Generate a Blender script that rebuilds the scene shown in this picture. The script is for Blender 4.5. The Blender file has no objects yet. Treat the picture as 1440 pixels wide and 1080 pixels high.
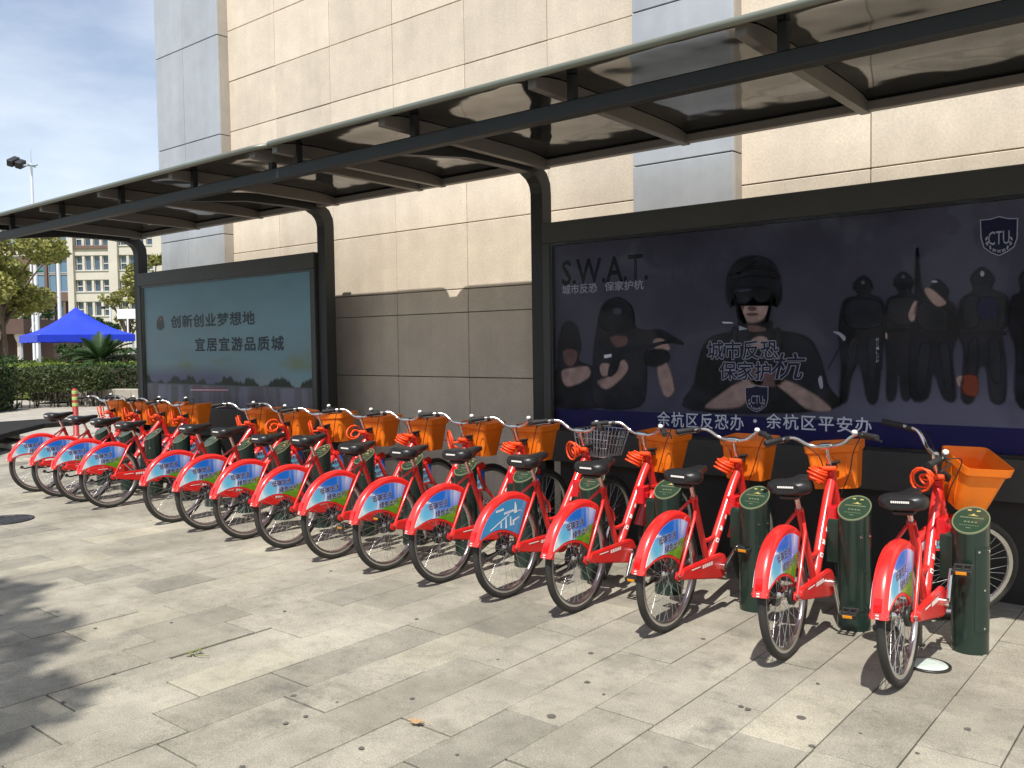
import bpy, math, random
import numpy as np
from mathutils import Matrix, Vector

random.seed(7); rng = np.random.default_rng(7)
scene = bpy.context.scene
col = scene.collection

# ------------------------------------------------------------------ camera
H = 1.6; FPX = 1240.6; YAW = 0.69267662; PIT = -0.04511656; ROL = -0.01449273
_fw = np.array([-math.sin(YAW)*math.cos(PIT), math.cos(YAW)*math.cos(PIT), math.sin(PIT)])
_rt = np.array([math.cos(YAW), math.sin(YAW), 0.0]); _up = np.cross(_rt, _fw)
RT = math.cos(ROL)*_rt + math.sin(ROL)*_up
UP = -math.sin(ROL)*_rt + math.cos(ROL)*_up
FW = _fw
cd = bpy.data.cameras.new('camera'); cam = bpy.data.objects.new('camera', cd); col.objects.link(cam)
cam.matrix_world = Matrix(((RT[0], UP[0], -FW[0], 0), (RT[1], UP[1], -FW[1], 0), (RT[2], UP[2], -FW[2], H), (0, 0, 0, 1)))
cd.sensor_width = 36.0; cd.lens = FPX/1440*36; cd.clip_start = 0.05; cd.clip_end = 3000
scene.camera = cam

# ------------------------------------------------------------------ world, sun, exposure
SUN = Vector((0.26, -0.52, 1.0)).normalized()            # towards the sun
W = bpy.data.worlds.new('World'); scene.world = W; W.use_nodes = True
wn = W.node_tree.nodes; wl = W.node_tree.links; wn.clear()
sky = wn.new('ShaderNodeTexSky'); sky.sky_type = 'NISHITA'; sky.sun_disc = False
sky.sun_elevation = math.asin(SUN.z); sky.sun_rotation = math.atan2(SUN.x, SUN.y)
sky.air_density = 1.0; sky.dust_density = 0.7; sky.ozone_density = 1.0; sky.altitude = 20
wtc = wn.new('ShaderNodeTexCoord'); wmap = wn.new('ShaderNodeMapping'); wmap.inputs['Scale'].default_value = (1.6, 1.6, 4.5)
wno = wn.new('ShaderNodeTexNoise'); wno.inputs['Scale'].default_value = 1.7; wno.inputs['Detail'].default_value = 7; wno.inputs['Roughness'].default_value = 0.55
wrp = wn.new('ShaderNodeValToRGB'); wrp.color_ramp.elements[0].position = 0.30; wrp.color_ramp.elements[1].position = 0.72
wrp.color_ramp.elements[0].color = (0, 0, 0, 1); wrp.color_ramp.elements[1].color = (0.6, 0.6, 0.6, 1)
wmx = wn.new('ShaderNodeMix'); wmx.data_type = 'RGBA'; wmx.inputs['B'].default_value = (8.8, 9.0, 9.4, 1)
wbg = wn.new('ShaderNodeBackground'); wbg.inputs['Strength'].default_value = 0.128
wou = wn.new('ShaderNodeOutputWorld')
wl.new(wtc.outputs['Generated'], wmap.inputs['Vector']); wl.new(wmap.outputs['Vector'], wno.inputs['Vector'])
wl.new(wno.outputs['Fac'], wrp.inputs['Fac']); wl.new(wrp.outputs['Color'], wmx.inputs['Factor'])
wl.new(sky.outputs['Color'], wmx.inputs['A']); wl.new(wmx.outputs['Result'], wbg.inputs['Color']); wl.new(wbg.outputs['Background'], wou.inputs['Surface'])
sd = bpy.data.lights.new('sun', 'SUN'); sd.energy = 5.0; sd.angle = math.radians(0.53); sd.color = (1.0, 0.955, 0.885)
so = bpy.data.objects.new('sun', sd); col.objects.link(so); so.rotation_euler = SUN.to_track_quat('Z', 'Y').to_euler()
so.location = (3, -6, 12)
vs = scene.view_settings; vs.view_transform = 'Standard'; vs.look = 'None'; vs.exposure = 0.18; vs.gamma = 1.0; vs.use_curve_mapping = False
scene.cycles.max_bounces = 8; scene.cycles.transparent_max_bounces = 12

# ------------------------------------------------------------------ pixel helpers (directions only)
def ray(px, py):
    return RT*((px-720)/FPX) - UP*((py-540)/FPX) + FW
def on_y(px, py, Y):
    d = ray(px, py); t = Y/d[1]; return d[0]*t, d[2]*t + H
def on_g(px, py, z=0.0):
    d = ray(px, py); t = (z-H)/d[2]; return d[0]*t, d[1]*t
def at(px, py, D):
    d = ray(px, py); t = D; return Vector((d[0]*t, d[1]*t, d[2]*t + H))

# ------------------------------------------------------------------ materials
MATS = {}
def mat(name, base=(0.5, 0.5, 0.5), rough=0.5, metal=0.0, spec=0.5, coat=0.0, var=0.0, scale=8.0, bump=0.0, bscale=60.0,
        emit=None, objrand=0.0, ior=1.5, alpha=None, coord='Object', trans=0.0, sss=0.0, vary2=None, coat_rough=0.05):
    m = bpy.data.materials.new(name); m.use_nodes = True
    nt = m.node_tree; p = nt.nodes['Principled BSDF']
    p.inputs['Base Color'].default_value = (*base, 1); p.inputs['Roughness'].default_value = rough
    p.inputs['Metallic'].default_value = metal; p.inputs['Specular IOR Level'].default_value = spec
    p.inputs['Coat Weight'].default_value = coat; p.inputs['Coat Roughness'].default_value = coat_rough; p.inputs['IOR'].default_value = ior
    if trans: p.inputs['Transmission Weight'].default_value = trans
    tc = nt.nodes.new('ShaderNodeTexCoord')
    cur = None
    if var > 0 or objrand > 0:
        rgb = nt.nodes.new('ShaderNodeRGB'); rgb.outputs[0].default_value = (*base, 1); cur = rgb.outputs[0]
    if var > 0:
        n = nt.nodes.new('ShaderNodeTexNoise'); n.inputs['Scale'].default_value = scale; n.inputs['Detail'].default_value = 6; n.inputs['Roughness'].default_value = 0.6
        nt.links.new(tc.outputs[coord], n.inputs['Vector'])
        mr = nt.nodes.new('ShaderNodeMapRange'); mr.inputs[1].default_value = 0.3; mr.inputs[2].default_value = 0.7
        mr.inputs[3].default_value = 1-var; mr.inputs[4].default_value = 1+var
        nt.links.new(n.outputs['Fac'], mr.inputs[0])
        hs = nt.nodes.new('ShaderNodeHueSaturation'); nt.links.new(mr.outputs[0], hs.inputs['Value']); nt.links.new(cur, hs.inputs['Color']); cur = hs.outputs[0]
        if vary2:
            mx = nt.nodes.new('ShaderNodeMix'); mx.data_type = 'RGBA'; mx.inputs['B'].default_value = (*vary2, 1)
            n2 = nt.nodes.new('ShaderNodeTexNoise'); n2.inputs['Scale'].default_value = scale*0.45; n2.inputs['Detail'].default_value = 4
            nt.links.new(tc.outputs[coord], n2.inputs['Vector'])
            m2 = nt.nodes.new('ShaderNodeMapRange'); m2.inputs[1].default_value = 0.42; m2.inputs[2].default_value = 0.62
            nt.links.new(n2.outputs['Fac'], m2.inputs[0]); nt.links.new(m2.outputs[0], mx.inputs['Factor'])
            nt.links.new(cur, mx.inputs['A']); cur = mx.outputs['Result']
    if objrand > 0:
        oi = nt.nodes.new('ShaderNodeObjectInfo')
        mr = nt.nodes.new('ShaderNodeMapRange'); mr.inputs[3].default_value = 1-objrand; mr.inputs[4].default_value = 1+objrand
        nt.links.new(oi.outputs['Random'], mr.inputs[0])
        hs = nt.nodes.new('ShaderNodeHueSaturation'); nt.links.new(mr.outputs[0], hs.inputs['Value']); nt.links.new(cur, hs.inputs['Color']); cur = hs.outputs[0]
    if cur is not None: nt.links.new(cur, p.inputs['Base Color'])
    if bump > 0:
        n = nt.nodes.new('ShaderNodeTexNoise'); n.inputs['Scale'].default_value = bscale; n.inputs['Detail'].default_value = 4
        nt.links.new(tc.outputs[coord], n.inputs['Vector'])
        b = nt.nodes.new('ShaderNodeBump'); b.inputs['Strength'].default_value = bump; b.inputs['Distance'].default_value = 0.01
        nt.links.new(n.outputs['Fac'], b.inputs['Height']); nt.links.new(b.outputs['Normal'], p.inputs['Normal'])
    if emit: p.inputs['Emission Color'].default_value = (*emit[:3], 1); p.inputs['Emission Strength'].default_value = emit[3]
    MATS[name] = m
    return m

def glass_mat(name, tint=(1, 1, 1), ior=1.45, rough=0.01):
    m = bpy.data.materials.new(name); m.use_nodes = True; nt = m.node_tree; nt.nodes.clear()
    o = nt.nodes.new('ShaderNodeOutputMaterial'); mx = nt.nodes.new('ShaderNodeMixShader')
    fr = nt.nodes.new('ShaderNodeFresnel'); ge = nt.nodes.new('ShaderNodeNewGeometry'); mr = nt.nodes.new('ShaderNodeMapRange'); mr.inputs[3].default_value = ior; mr.inputs[4].default_value = 1/ior; nt.links.new(ge.outputs['Backfacing'], mr.inputs[0]); nt.links.new(mr.outputs[0], fr.inputs['IOR'])   # the far face must not reflect totally
    t = nt.nodes.new('ShaderNodeBsdfTransparent'); t.inputs['Color'].default_value = (*tint, 1)
    g = nt.nodes.new('ShaderNodeBsdfGlossy'); g.inputs['Roughness'].default_value = rough
    nt.links.new(fr.outputs[0], mx.inputs[0]); nt.links.new(t.outputs[0], mx.inputs[1]); nt.links.new(g.outputs[0], mx.inputs[2]); nt.links.new(mx.outputs[0], o.inputs[0])
    MATS[name] = m; return m

RED = mat('red_paint', (0.78, 0.022, 0.02), 0.3, coat=0.5, spec=0.5, var=0.10, scale=9, vary2=(0.66, 0.040, 0.032), coat_rough=0.12, bump=0.015, bscale=25)
mat('red_deep', (0.62, 0.012, 0.018), 0.25, coat=0.5)
mat('lens_red', (0.85, 0.01, 0.01), 0.15, coat=0.5)
mat('lens_amber', (0.9, 0.35, 0.02), 0.2)
mat('orange_plastic', (0.93, 0.215, 0.012), 0.45, spec=0.4, var=0.08, scale=6, bump=0.05, bscale=300)
mat('orange_cord', (0.92, 0.085, 0.015), 0.4)
mat('black_rubber', (0.018, 0.018, 0.018), 0.7, var=0.25, scale=30)
mat('tyre_rubber', (0.024, 0.023, 0.022), 0.75, var=0.35, scale=14, bump=0.3, bscale=160, vary2=(0.034, 0.031, 0.028))
mat('saddle_vinyl', (0.016, 0.016, 0.017), 0.38, spec=0.5, bump=0.1, bscale=220)
mat('black_plastic', (0.02, 0.02, 0.02), 0.45)
mat('chrome', (0.72, 0.71, 0.69), 0.16, metal=1.0)
mat('alloy', (0.62, 0.62, 0.62), 0.32, metal=1.0, var=0.1, scale=10)
mat('spoke_steel', (0.7, 0.7, 0.7), 0.3, metal=0.9)
mat('dark_steel', (0.045, 0.043, 0.04), 0.45, metal=0.6, var=0.3, scale=20)
mat('white_print', (0.82, 0.80, 0.76), 0.5)
mat('navy_print', (0.01, 0.012, 0.12), 0.5)
mat('dock_green', (0.010, 0.026, 0.019), 0.30, coat=0.3, spec=0.5, var=0.12, scale=4, bump=0.02, bscale=40)
mat('dock_plaque', (0.026, 0.052, 0.032), 0.22, coat=0.5)
mat('plaque_print', (0.15, 0.175, 0.095), 0.4)
mat('plaque_gold', (0.42, 0.36, 0.12), 0.4)
mat('shelter_steel', (0.026, 0.028, 0.027), 0.5, spec=0.35, var=0.12, scale=3, bump=0.03, bscale=120)
mat('shelter_trim', (0.17, 0.185, 0.15), 0.4, metal=0.3, var=0.1, scale=3)
mat('rib_grey', (0.16, 0.148, 0.13), 0.5, var=0.08, scale=4)
mat('frame_grey', (0.050, 0.050, 0.046), 0.48, spec=0.4, var=0.1, scale=3)
mat('plinth_dark', (0.02, 0.019, 0.018), 0.6, var=0.2, scale=4)
mat('pole_white', (0.72, 0.73, 0.74), 0.4); mat('pole_grey', (0.42, 0.47, 0.52), 0.4, metal=0.2)
mat('lamp_black', (0.02, 0.02, 0.022), 0.5)
mat('bark', (0.10, 0.075, 0.05), 0.9, var=0.3, scale=6, bump=0.6, bscale=20)
mat('twig', (0.055, 0.04, 0.028), 0.9, var=0.3, scale=8)
mat('joint_dark', (0.05, 0.048, 0.042), 0.95, var=0.3, scale=5)
mat('kerb_stone', (0.36, 0.33, 0.28), 0.85, var=0.22, scale=3, bump=0.2, bscale=80)
mat('step_shade', (0.028, 0.027, 0.026), 0.95, spec=0.1, var=0.2, scale=4)  # near-black colour that carries the shade at the steps and hedge
mat('tent_blue', (0.014, 0.045, 0.60), 0.55, var=0.08, scale=2)
mat('tent_leg', (0.55, 0.60, 0.66), 0.4, metal=0.3)
mat('building_beige', (0.58, 0.525, 0.455), 0.8, var=0.08, scale=0.6)
mat('building_brown', (0.15, 0.09, 0.07), 0.7, var=0.1, scale=0.8)
mat('far_glass', (0.045, 0.075, 0.11), 0.06, spec=0.7, objrand=0.4)
mat('far_glass_blue', (0.11, 0.20, 0.30), 0.08, spec=0.7, objrand=0.3)
mat('far_frame', (0.55, 0.53, 0.50), 0.6)
mat('pavilion_roof', (0.10, 0.06, 0.045), 0.8, var=0.15, scale=2)
mat('lamp_lens', (0.52, 0.60, 0.55), 0.25, var=0.12, scale=30)
mat('leaf_dry', (0.42, 0.27, 0.13), 0.7, var=0.2, scale=40)
mat('gum', (0.105, 0.098, 0.085), 0.8)
mat('asphalt_ground', (0.17, 0.165, 0.15), 0.9, var=0.2, scale=0.3)
mat('stripe_yellow', (0.42, 0.55, 0.16), 0.4); mat('stripe_red', (0.34, 0.03, 0.025), 0.5)
mat('green_sign', (0.01, 0.22, 0.12), 0.4)
glass_mat('billboard_glass', (0.95, 0.96, 0.97), 1.13)

def leaf_mat(name, a, b, rough=0.55, trans=0.25):
    m = bpy.data.materials.new(name); m.use_nodes = True; nt = m.node_tree; p = nt.nodes['Principled BSDF']
    p.inputs['Roughness'].default_value = rough; p.inputs['Specular IOR Level'].default_value = 0.35
    g = nt.nodes.new('ShaderNodeNewGeometry'); rp = nt.nodes.new('ShaderNodeMix'); rp.data_type = 'RGBA'
    rp.inputs['A'].default_value = (*a, 1); rp.inputs['B'].default_value = (*b, 1)
    nt.links.new(g.outputs['Random Per Island'], rp.inputs['Factor']); nt.links.new(rp.outputs['Result'], p.inputs['Base Color'])
    tr = nt.nodes.new('ShaderNodeBsdfTranslucent'); nt.links.new(rp.outputs['Result'], tr.inputs['Color'])
    mx = nt.nodes.new('ShaderNodeMixShader'); mx.inputs[0].default_value = trans
    o = nt.nodes['Material Output']; nt.links.new(p.outputs[0], mx.inputs[1]); nt.links.new(tr.outputs[0], mx.inputs[2]); nt.links.new(mx.outputs[0], o.inputs[0])
    MATS[name] = m
leaf_mat('leaf_tree', (0.16, 0.19, 0.04), (0.36, 0.34, 0.10))
leaf_mat('leaf_hedge', (0.022, 0.05, 0.014), (0.06, 0.10, 0.025))
leaf_mat('leaf_hedge_light', (0.10, 0.17, 0.02), (0.24, 0.30, 0.05))
leaf_mat('leaf_hedge_dry', (0.035, 0.055, 0.016), (0.09, 0.11, 0.035))
leaf_mat('leaf_palm', (0.025, 0.06, 0.018), (0.06, 0.11, 0.035))
leaf_mat('leaf_weed', (0.20, 0.23, 0.07), (0.34, 0.36, 0.14))

def granite(name, island=False, base=(0.312, 0.290, 0.234)):
    """stone paving: fine speckle, soft stains, a tone of its own for every slab"""
    m = bpy.data.materials.new(name); m.use_nodes = True; nt = m.node_tree; L = nt.links; p = nt.nodes['Principled BSDF']
    p.inputs['Roughness'].default_value = 0.82; p.inputs['Specular IOR Level'].default_value = 0.3
    g = nt.nodes.new('ShaderNodeNewGeometry'); tcv = g.outputs['Position']
    if island: r = g.outputs['Random Per Island']
    else: r = nt.nodes.new('ShaderNodeObjectInfo').outputs['Random']
    def noise(s, d, ro=0.6):
        n = nt.nodes.new('ShaderNodeTexNoise'); n.inputs['Scale'].default_value = s; n.inputs['Detail'].default_value = d; n.inputs['Roughness'].default_value = ro
        L.new(tcv, n.inputs['Vector']); return n.outputs['Fac']
    def rng_(x, a, b, c, d):
        mr = nt.nodes.new('ShaderNodeMapRange'); mr.inputs[1].default_value = a; mr.inputs[2].default_value = b; mr.inputs[3].default_value = c; mr.inputs[4].default_value = d
        L.new(x, mr.inputs[0]); return mr.outputs[0]
    def mul(a, b):
        x = nt.nodes.new('ShaderNodeMath'); x.operation = 'MULTIPLY'; L.new(a, x.inputs[0]); L.new(b, x.inputs[1]); return x.outputs[0]
    cr = nt.nodes.new('ShaderNodeValToRGB'); e = cr.color_ramp.elements
    e[0].position = 0.0; e[0].color = (base[0]*0.80, base[1]*0.81, base[2]*0.83, 1); e[1].position = 1.0; e[1].color = (base[0]*1.15, base[1]*1.14, base[2]*1.08, 1)
    for pos, f in ((0.14, 0.86), (0.34, 0.98), (0.62, 1.02), (0.88, 1.07)):
        q = e.new(pos); q.color = (base[0]*f, base[1]*f, base[2]*f, 1)
    L.new(r, cr.inputs['Fac'])
    v = mul(rng_(noise(150, 2, 0.7), 0.32, 0.68, 0.72, 1.28), rng_(noise(1.1, 8, 0.68), 0.32, 0.68, 0.62, 1.26))
    v = mul(v, rng_(noise(7, 6, 0.75), 0.25, 0.48, 0.70, 1.05))
    hs = nt.nodes.new('ShaderNodeHueSaturation'); L.new(v, hs.inputs['Value']); L.new(cr.outputs['Color'], hs.inputs['Color'])
    mx = nt.nodes.new('ShaderNodeMix'); mx.data_type = 'RGBA'; mx.inputs['B'].default_value = (0.10, 0.095, 0.085, 1)
    L.new(mul(rng_(noise(2.6, 9, 0.7), 0.54, 0.70, 0.0, 0.7), rng_(noise(0.7, 3), 0.4, 0.6, 0.15, 1)), mx.inputs['Factor']); L.new(hs.outputs[0], mx.inputs['A']); L.new(mx.outputs['Result'], p.inputs['Base Color'])
    b = nt.nodes.new('ShaderNodeBump'); b.inputs['Strength'].default_value = 0.25; b.inputs['Distance'].default_value = 0.004
    L.new(noise(190, 3), b.inputs['Height']); L.new(b.outputs['Normal'], p.inputs['Normal'])
    MATS[name] = m
granite('paver_stone'); granite('paver_stone_far', True)

def wall_stone(name, base, speck=0.12, orand=0.075):
    m = bpy.data.materials.new(name); m.use_nodes = True; nt = m.node_tree; L = nt.links; p = nt.nodes['Principled BSDF']
    p.inputs['Roughness'].default_value = 0.75; p.inputs['Specular IOR Level'].default_value = 0.3
    g = nt.nodes.new('ShaderNodeNewGeometry'); oi = nt.nodes.new('ShaderNodeObjectInfo')
    vals = []
    for s, d, a in ((55, 3, speck), (1.1, 4, 0.07), (6, 4, 0.05), (2.6, 5, 0.05)):
        n = nt.nodes.new('ShaderNodeTexNoise'); n.inputs['Scale'].default_value = s; n.inputs['Detail'].default_value = d
        if s == 2.6:      # faint rain streaks
            mp = nt.nodes.new('ShaderNodeMapping'); mp.inputs['Scale'].default_value = (2.2, 2.2, 0.12); L.new(g.outputs['Position'], mp.inputs['Vector']); L.new(mp.outputs[0], n.inputs['Vector'])
        else: L.new(g.outputs['Position'], n.inputs['Vector'])
        mr = nt.nodes.new('ShaderNodeMapRange'); mr.inputs[1].default_value = 0.3; mr.inputs[2].default_value = 0.7; mr.inputs[3].default_value = 1-a; mr.inputs[4].default_value = 1+a
        L.new(n.outputs['Fac'], mr.inputs[0]); vals.append(mr.outputs[0])
    mr = nt.nodes.new('ShaderNodeMapRange'); mr.inputs[3].default_value = 1-orand; mr.inputs[4].default_value = 1+orand; L.new(oi.outputs['Random'], mr.inputs[0]); vals.append(mr.outputs[0])
    cur = vals[0]
    for v in vals[1:]:
        x = nt.nodes.new('ShaderNodeMath'); x.operation = 'MULTIPLY'; L.new(cur, x.inputs[0]); L.new(v, x.inputs[1]); cur = x.outputs[0]
    hs = nt.nodes.new('ShaderNodeHueSaturation'); hs.inputs['Color'].default_value = (*base, 1); L.new(cur, hs.inputs['Value']); L.new(hs.outputs[0], p.inputs['Base Color'])
    MATS[name] = m
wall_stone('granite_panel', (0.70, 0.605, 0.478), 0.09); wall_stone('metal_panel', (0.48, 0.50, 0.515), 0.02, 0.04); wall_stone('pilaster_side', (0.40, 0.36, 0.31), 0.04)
MATS['metal_panel'].node_tree.nodes['Principled BSDF'].inputs['Roughness'].default_value = 0.42
MATS['metal_panel'].node_tree.nodes['Principled BSDF'].inputs['Metallic'].default_value = 0.25

# dark glossy roof sheet that mirrors the wall in soft waves
def roof_mat():
    m = mat('roof_sheet', (0.010, 0.011, 0.012), 0.07, spec=0.5, ior=1.5)
    nt = m.node_tree; p = nt.nodes['Principled BSDF']; tc = nt.nodes.new('ShaderNodeTexCoord')
    n = nt.nodes.new('ShaderNodeTexNoise'); n.inputs['Scale'].default_value = 1.6; n.inputs['Detail'].default_value = 1.5
    b = nt.nodes.new('ShaderNodeBump'); b.inputs['Strength'].default_value = 0.45; b.inputs['Distance'].default_value = 0.05
    nt.links.new(tc.outputs['Object'], n.inputs['Vector']); nt.links.new(n.outputs['Fac'], b.inputs['Height'])
    nt.links.new(b.outputs['Normal'], p.inputs['Normal']); nt.links.new(b.outputs['Normal'], p.inputs['Coat Normal'])
roof_mat()

# ------------------------------------------------------------------ mesh builder
class MB:
    def __init__(s): s.v = []; s.f = []; s.sm = []
    def add(s, vs, fs, smooth=False):
        o = len(s.v); s.v += [tuple(map(float, v)) for v in vs]; s.f += [tuple(i+o for i in f) for f in fs]; s.sm += [smooth]*len(fs); return s
    def box(s, x0, x1, y0, y1, z0, z1):
        return s.add([(x0,y0,z0),(x1,y0,z0),(x1,y1,z0),(x0,y1,z0),(x0,y0,z1),(x1,y0,z1),(x1,y1,z1),(x0,y1,z1)],
                     [(0,3,2,1),(4,5,6,7),(0,1,5,4),(1,2,6,5),(2,3,7,6),(3,0,4,7)])
    def cbox(s, x0, x1, y0, y1, z0, z1, c=0.004):
        """box with chamfered edges"""
        vs = []; X = (x0, x1); Y = (y0, y1); Z = (z0, z1)
        idx = {}
        for i in (0, 1):
            for j in (0, 1):
                for k in (0, 1):
                    sx, sy, sz = (1-2*i)*c, (1-2*j)*c, (1-2*k)*c
                    for a in range(3):
                        idx[i, j, k, a] = len(vs)
                        vs.append((X[i]+(0 if a == 0 else sx), Y[j]+(0 if a == 1 else sy), Z[k]+(0 if a == 2 else sz)))
        F = []
        for a in range(3):
            b, c2 = (a+1) % 3, (a+2) % 3
            for e in (0, 1):
                q = []
                for (p, r) in ((0, 0), (1, 0), (1, 1), (0, 1)):
                    t = [0, 0, 0]; t[a] = e; t[b] = p; t[c2] = r; q.append(idx[t[0], t[1], t[2], a])
                F.append(tuple(q if e else q[::-1]))
        for a in range(3):
            b, c2 = (a+1) % 3, (a+2) % 3
            for p in (0, 1):
                for r in (0, 1):
                    t0 = [0, 0, 0]; t0[b] = p; t0[c2] = r; t1 = list(t0); t1[a] = 1
                    F.append((idx[(*t0, b)], idx[(*t0, c2)], idx[(*t1, c2)], idx[(*t1, b)]))
        for i in (0, 1):
            for j in (0, 1):
                for k in (0, 1): F.append((idx[i, j, k, 0], idx[i, j, k, 1], idx[i, j, k, 2]))
        return s.add(vs, F)
    def tube(s, pts, r, n=8, caps=True, closed=False, sy=1.0):
        P = [Vector(p) for p in pts]; m = len(P)
        R = r if hasattr(r, '__len__') else [r]*m
        T = []
        for i in range(m):
            a = P[(i-1) % m] if (closed or i > 0) else P[i]; b = P[(i+1) % m] if (closed or i < m-1) else P[i]
            T.append((b-a).normalized())
        up = Vector((0, 0, 1)) if abs(T[0].z) < 0.9 else Vector((0, 1, 0))
        nrm = (up - T[0]*up.dot(T[0])).normalized(); vs = []
        for i in range(m):
            nrm = (nrm - T[i]*nrm.dot(T[i])).normalized(); bn = T[i].cross(nrm)
            for k in range(n):
                a = 2*math.pi*k/n; vs.append(P[i] + nrm*(R[i]*math.cos(a)) + bn*(R[i]*math.sin(a)*sy))
        fs = []
        for i in range(m if closed else m-1):
            j = (i+1) % m
            for k in range(n): fs.append((i*n+k, i*n+(k+1) % n, j*n+(k+1) % n, j*n+k))
        s.add(vs, fs, True)
        if caps and not closed:
            s.add(vs[:n], [tuple(range(n))[::-1]]); s.add(vs[-n:], [tuple(range(n))])
        return s
    def lathe(s, prof, axis='z', c=(0, 0, 0), n=24, smooth=True, arc=None):
        vs = []; m = len(prof); a0, a1 = arc if arc else (0, 2*math.pi); k1 = n+1 if arc else n
        for k in range(k1):
            a = a0 + (a1-a0)*k/n
            for (r, h) in prof:
                x, y = r*math.cos(a), r*math.sin(a)
                p = (x, y, h) if axis == 'z' else (h, x, y)
                vs.append((p[0]+c[0], p[1]+c[1], p[2]+c[2]))
        fs = []
        for k in range(n):
            for i in range(m-1):
                k2 = (k+1) % k1; fs.append((k*m+i, k2*m+i, k2*m+i+1, k*m+i+1))
        return s.add(vs, fs, smooth)
    def prism(s, poly, d0, d1, axis='x'):
        """extrude a 2-D outline; axis x: outline in (y,z); axis y: outline in (x,z); axis z: outline in (x,y)"""
        def w(p, d): return (d, p[0], p[1]) if axis == 'x' else ((p[0], d, p[1]) if axis == 'y' else (p[0], p[1], d))
        n = len(poly); vs = [w(p, d0) for p in poly] + [w(p, d1) for p in poly]
        return s.add(vs, [tuple(range(n))[::-1], tuple(range(n, 2*n))] + [(i, (i+1) % n, n+(i+1) % n, n+i) for i in range(n)])
    def mesh(s, name, m):
        me = bpy.data.meshes.new(name); me.from_pydata(s.v, [], s.f)
        me.polygons.foreach_set('use_smooth', s.sm)
        if m: me.materials.append(MATS[m] if isinstance(m, str) else m)
        me.update(); return me
    def build(s, name, m, parent=None, loc=None):
        return link(name, s.mesh(name, m), parent, loc)

def link(name, data, parent=None, loc=None):
    o = bpy.data.objects.new(name, data); col.objects.link(o)
    if parent: o.parent = parent
    if loc is not None: o.location = loc
    return o
def tag(o, label, cat, group=None):
    o['label'] = label; o['category'] = cat
    if group: o['group'] = group
    return o
def thing(name, label, cat, loc=(0, 0, 0), rz=0.0, group=None):
    o = bpy.data.objects.new(name, None); o.empty_display_size = 0.2; col.objects.link(o); o.location = loc; o.rotation_euler = (0, 0, rz)
    return tag(o, label, cat, group)
def structure(o): o['kind'] = 'structure'; return o
def smooth_closed(pts, k=5):
    n = len(pts); out = []
    P = [np.array(p, float) for p in pts]
    for i in range(n):
        a, b, c, d = P[i-1], P[i], P[(i+1) % n], P[(i+2) % n]
        for t in np.arange(k)/k:
            out.append(tuple(0.5*((2*b)+(c-a)*t+(2*a-5*b+4*c-d)*t*t+(3*b-a-3*c+d)*t**3)))
    return out
def smooth_open(pts, k=5):
    P = [np.array(p, float) for p in pts]; P = [2*P[0]-P[1]] + P + [2*P[-1]-P[-2]]; out = []
    for i in range(1, len(P)-2):
        a, b, c, d = P[i-1], P[i], P[i+1], P[i+2]
        for t in np.arange(k)/k:
            out.append(tuple(0.5*((2*b)+(c-a)*t+(2*a-5*b+4*c-d)*t*t+(3*b-a-3*c+d)*t**3)))
    out.append(tuple(P[-2])); return out

ZS = 1.0
def text_mesh(body, size, matname, offset=0.0, mtx=None, align='CENTER', spacing=1.0, res=2):
    cu = bpy.data.curves.new('t', 'FONT'); cu.body = body; cu.size = size; cu.align_x = align; cu.align_y = 'CENTER'
    cu.resolution_u = res; cu.space_character = spacing; cu.fill_mode = 'BOTH' if False else 'FRONT'
    o = bpy.data.objects.new('t', cu); col.objects.link(o)
    dg = bpy.context.evaluated_depsgraph_get(); dg.update()
    me = bpy.data.meshes.new_from_object(o.evaluated_get(dg)); me.name = 'lettering'
    bpy.data.objects.remove(o); bpy.data.curves.remove(cu)
    if offset > 0:      # heavier strokes: the glyphs stamped round a small circle
        V0 = np.array([v.co[:] for v in me.vertices]); F0 = [tuple(p.vertices) for p in me.polygons]; V = []; F = []
        for k in range(9):
            d = (0, 0) if k == 8 else (offset*math.cos(k*math.pi/4), offset*math.sin(k*math.pi/4))
            o_ = len(V0)*k; V.append(V0 + np.array([d[0], d[1], 1.5e-5*k*ZS])); F += [tuple(i+o_ for i in f) for f in F0]
        bpy.data.meshes.remove(me); me = bpy.data.meshes.new('lettering'); me.from_pydata(np.concatenate(V).tolist(), [], F); me.update()
    me.materials.clear(); me.materials.append(MATS[matname])
    if mtx is not None: me.transform(mtx)
    return me
def frame_mtx(org, xa, ya):
    xa = Vector(xa).normalized(); ya = Vector(ya).normalized(); za = xa.cross(ya)
    return Matrix(((xa.x, ya.x, za.x, org[0]), (xa.y, ya.y, za.y, org[1]), (xa.z, ya.z, za.z, org[2]), (0, 0, 0, 1)))

# ================================================================== GROUND
g = MB(); g.add([(-900, -500, -0.30), (500, -500, -0.30), (500, 900, -0.30), (-900, 900, -0.30)], [(0, 1, 2, 3)])
structure(g.build('ground', 'asphalt_ground'))
PX0, PX1, PY0, PY1 = -16.27, 5.03, -3.2, 7.2
pv = MB(); pv.box(PX0, PX1, PY0, PY1, -0.30, -0.012); pavement = structure(pv.build('pavement', 'joint_dark'))
CW, CL, J = 0.30, 0.615, 0.005
slabs = []
ncol = int(round((PX1-PX0)/CW))
for i in range(ncol):
    x = PX0 + i*CW; y = PY0 - random.choice((0.0, 0.3, 0.15, 0.45)) - random.random()*0.12
    if abs(x + 4.27) < 0.05: y = 2.33 - 10*CL
    while y < PY1:
        L_ = CL*random.choice((1, 1, 1, 1, 1.5, 0.75)) if abs(x + 4.27) > 0.05 else CL
        a, b = max(y, PY0), min(y+L_, PY1)
        if b-a > 0.1: slabs.append((x, a, b))
        y += L_
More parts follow.
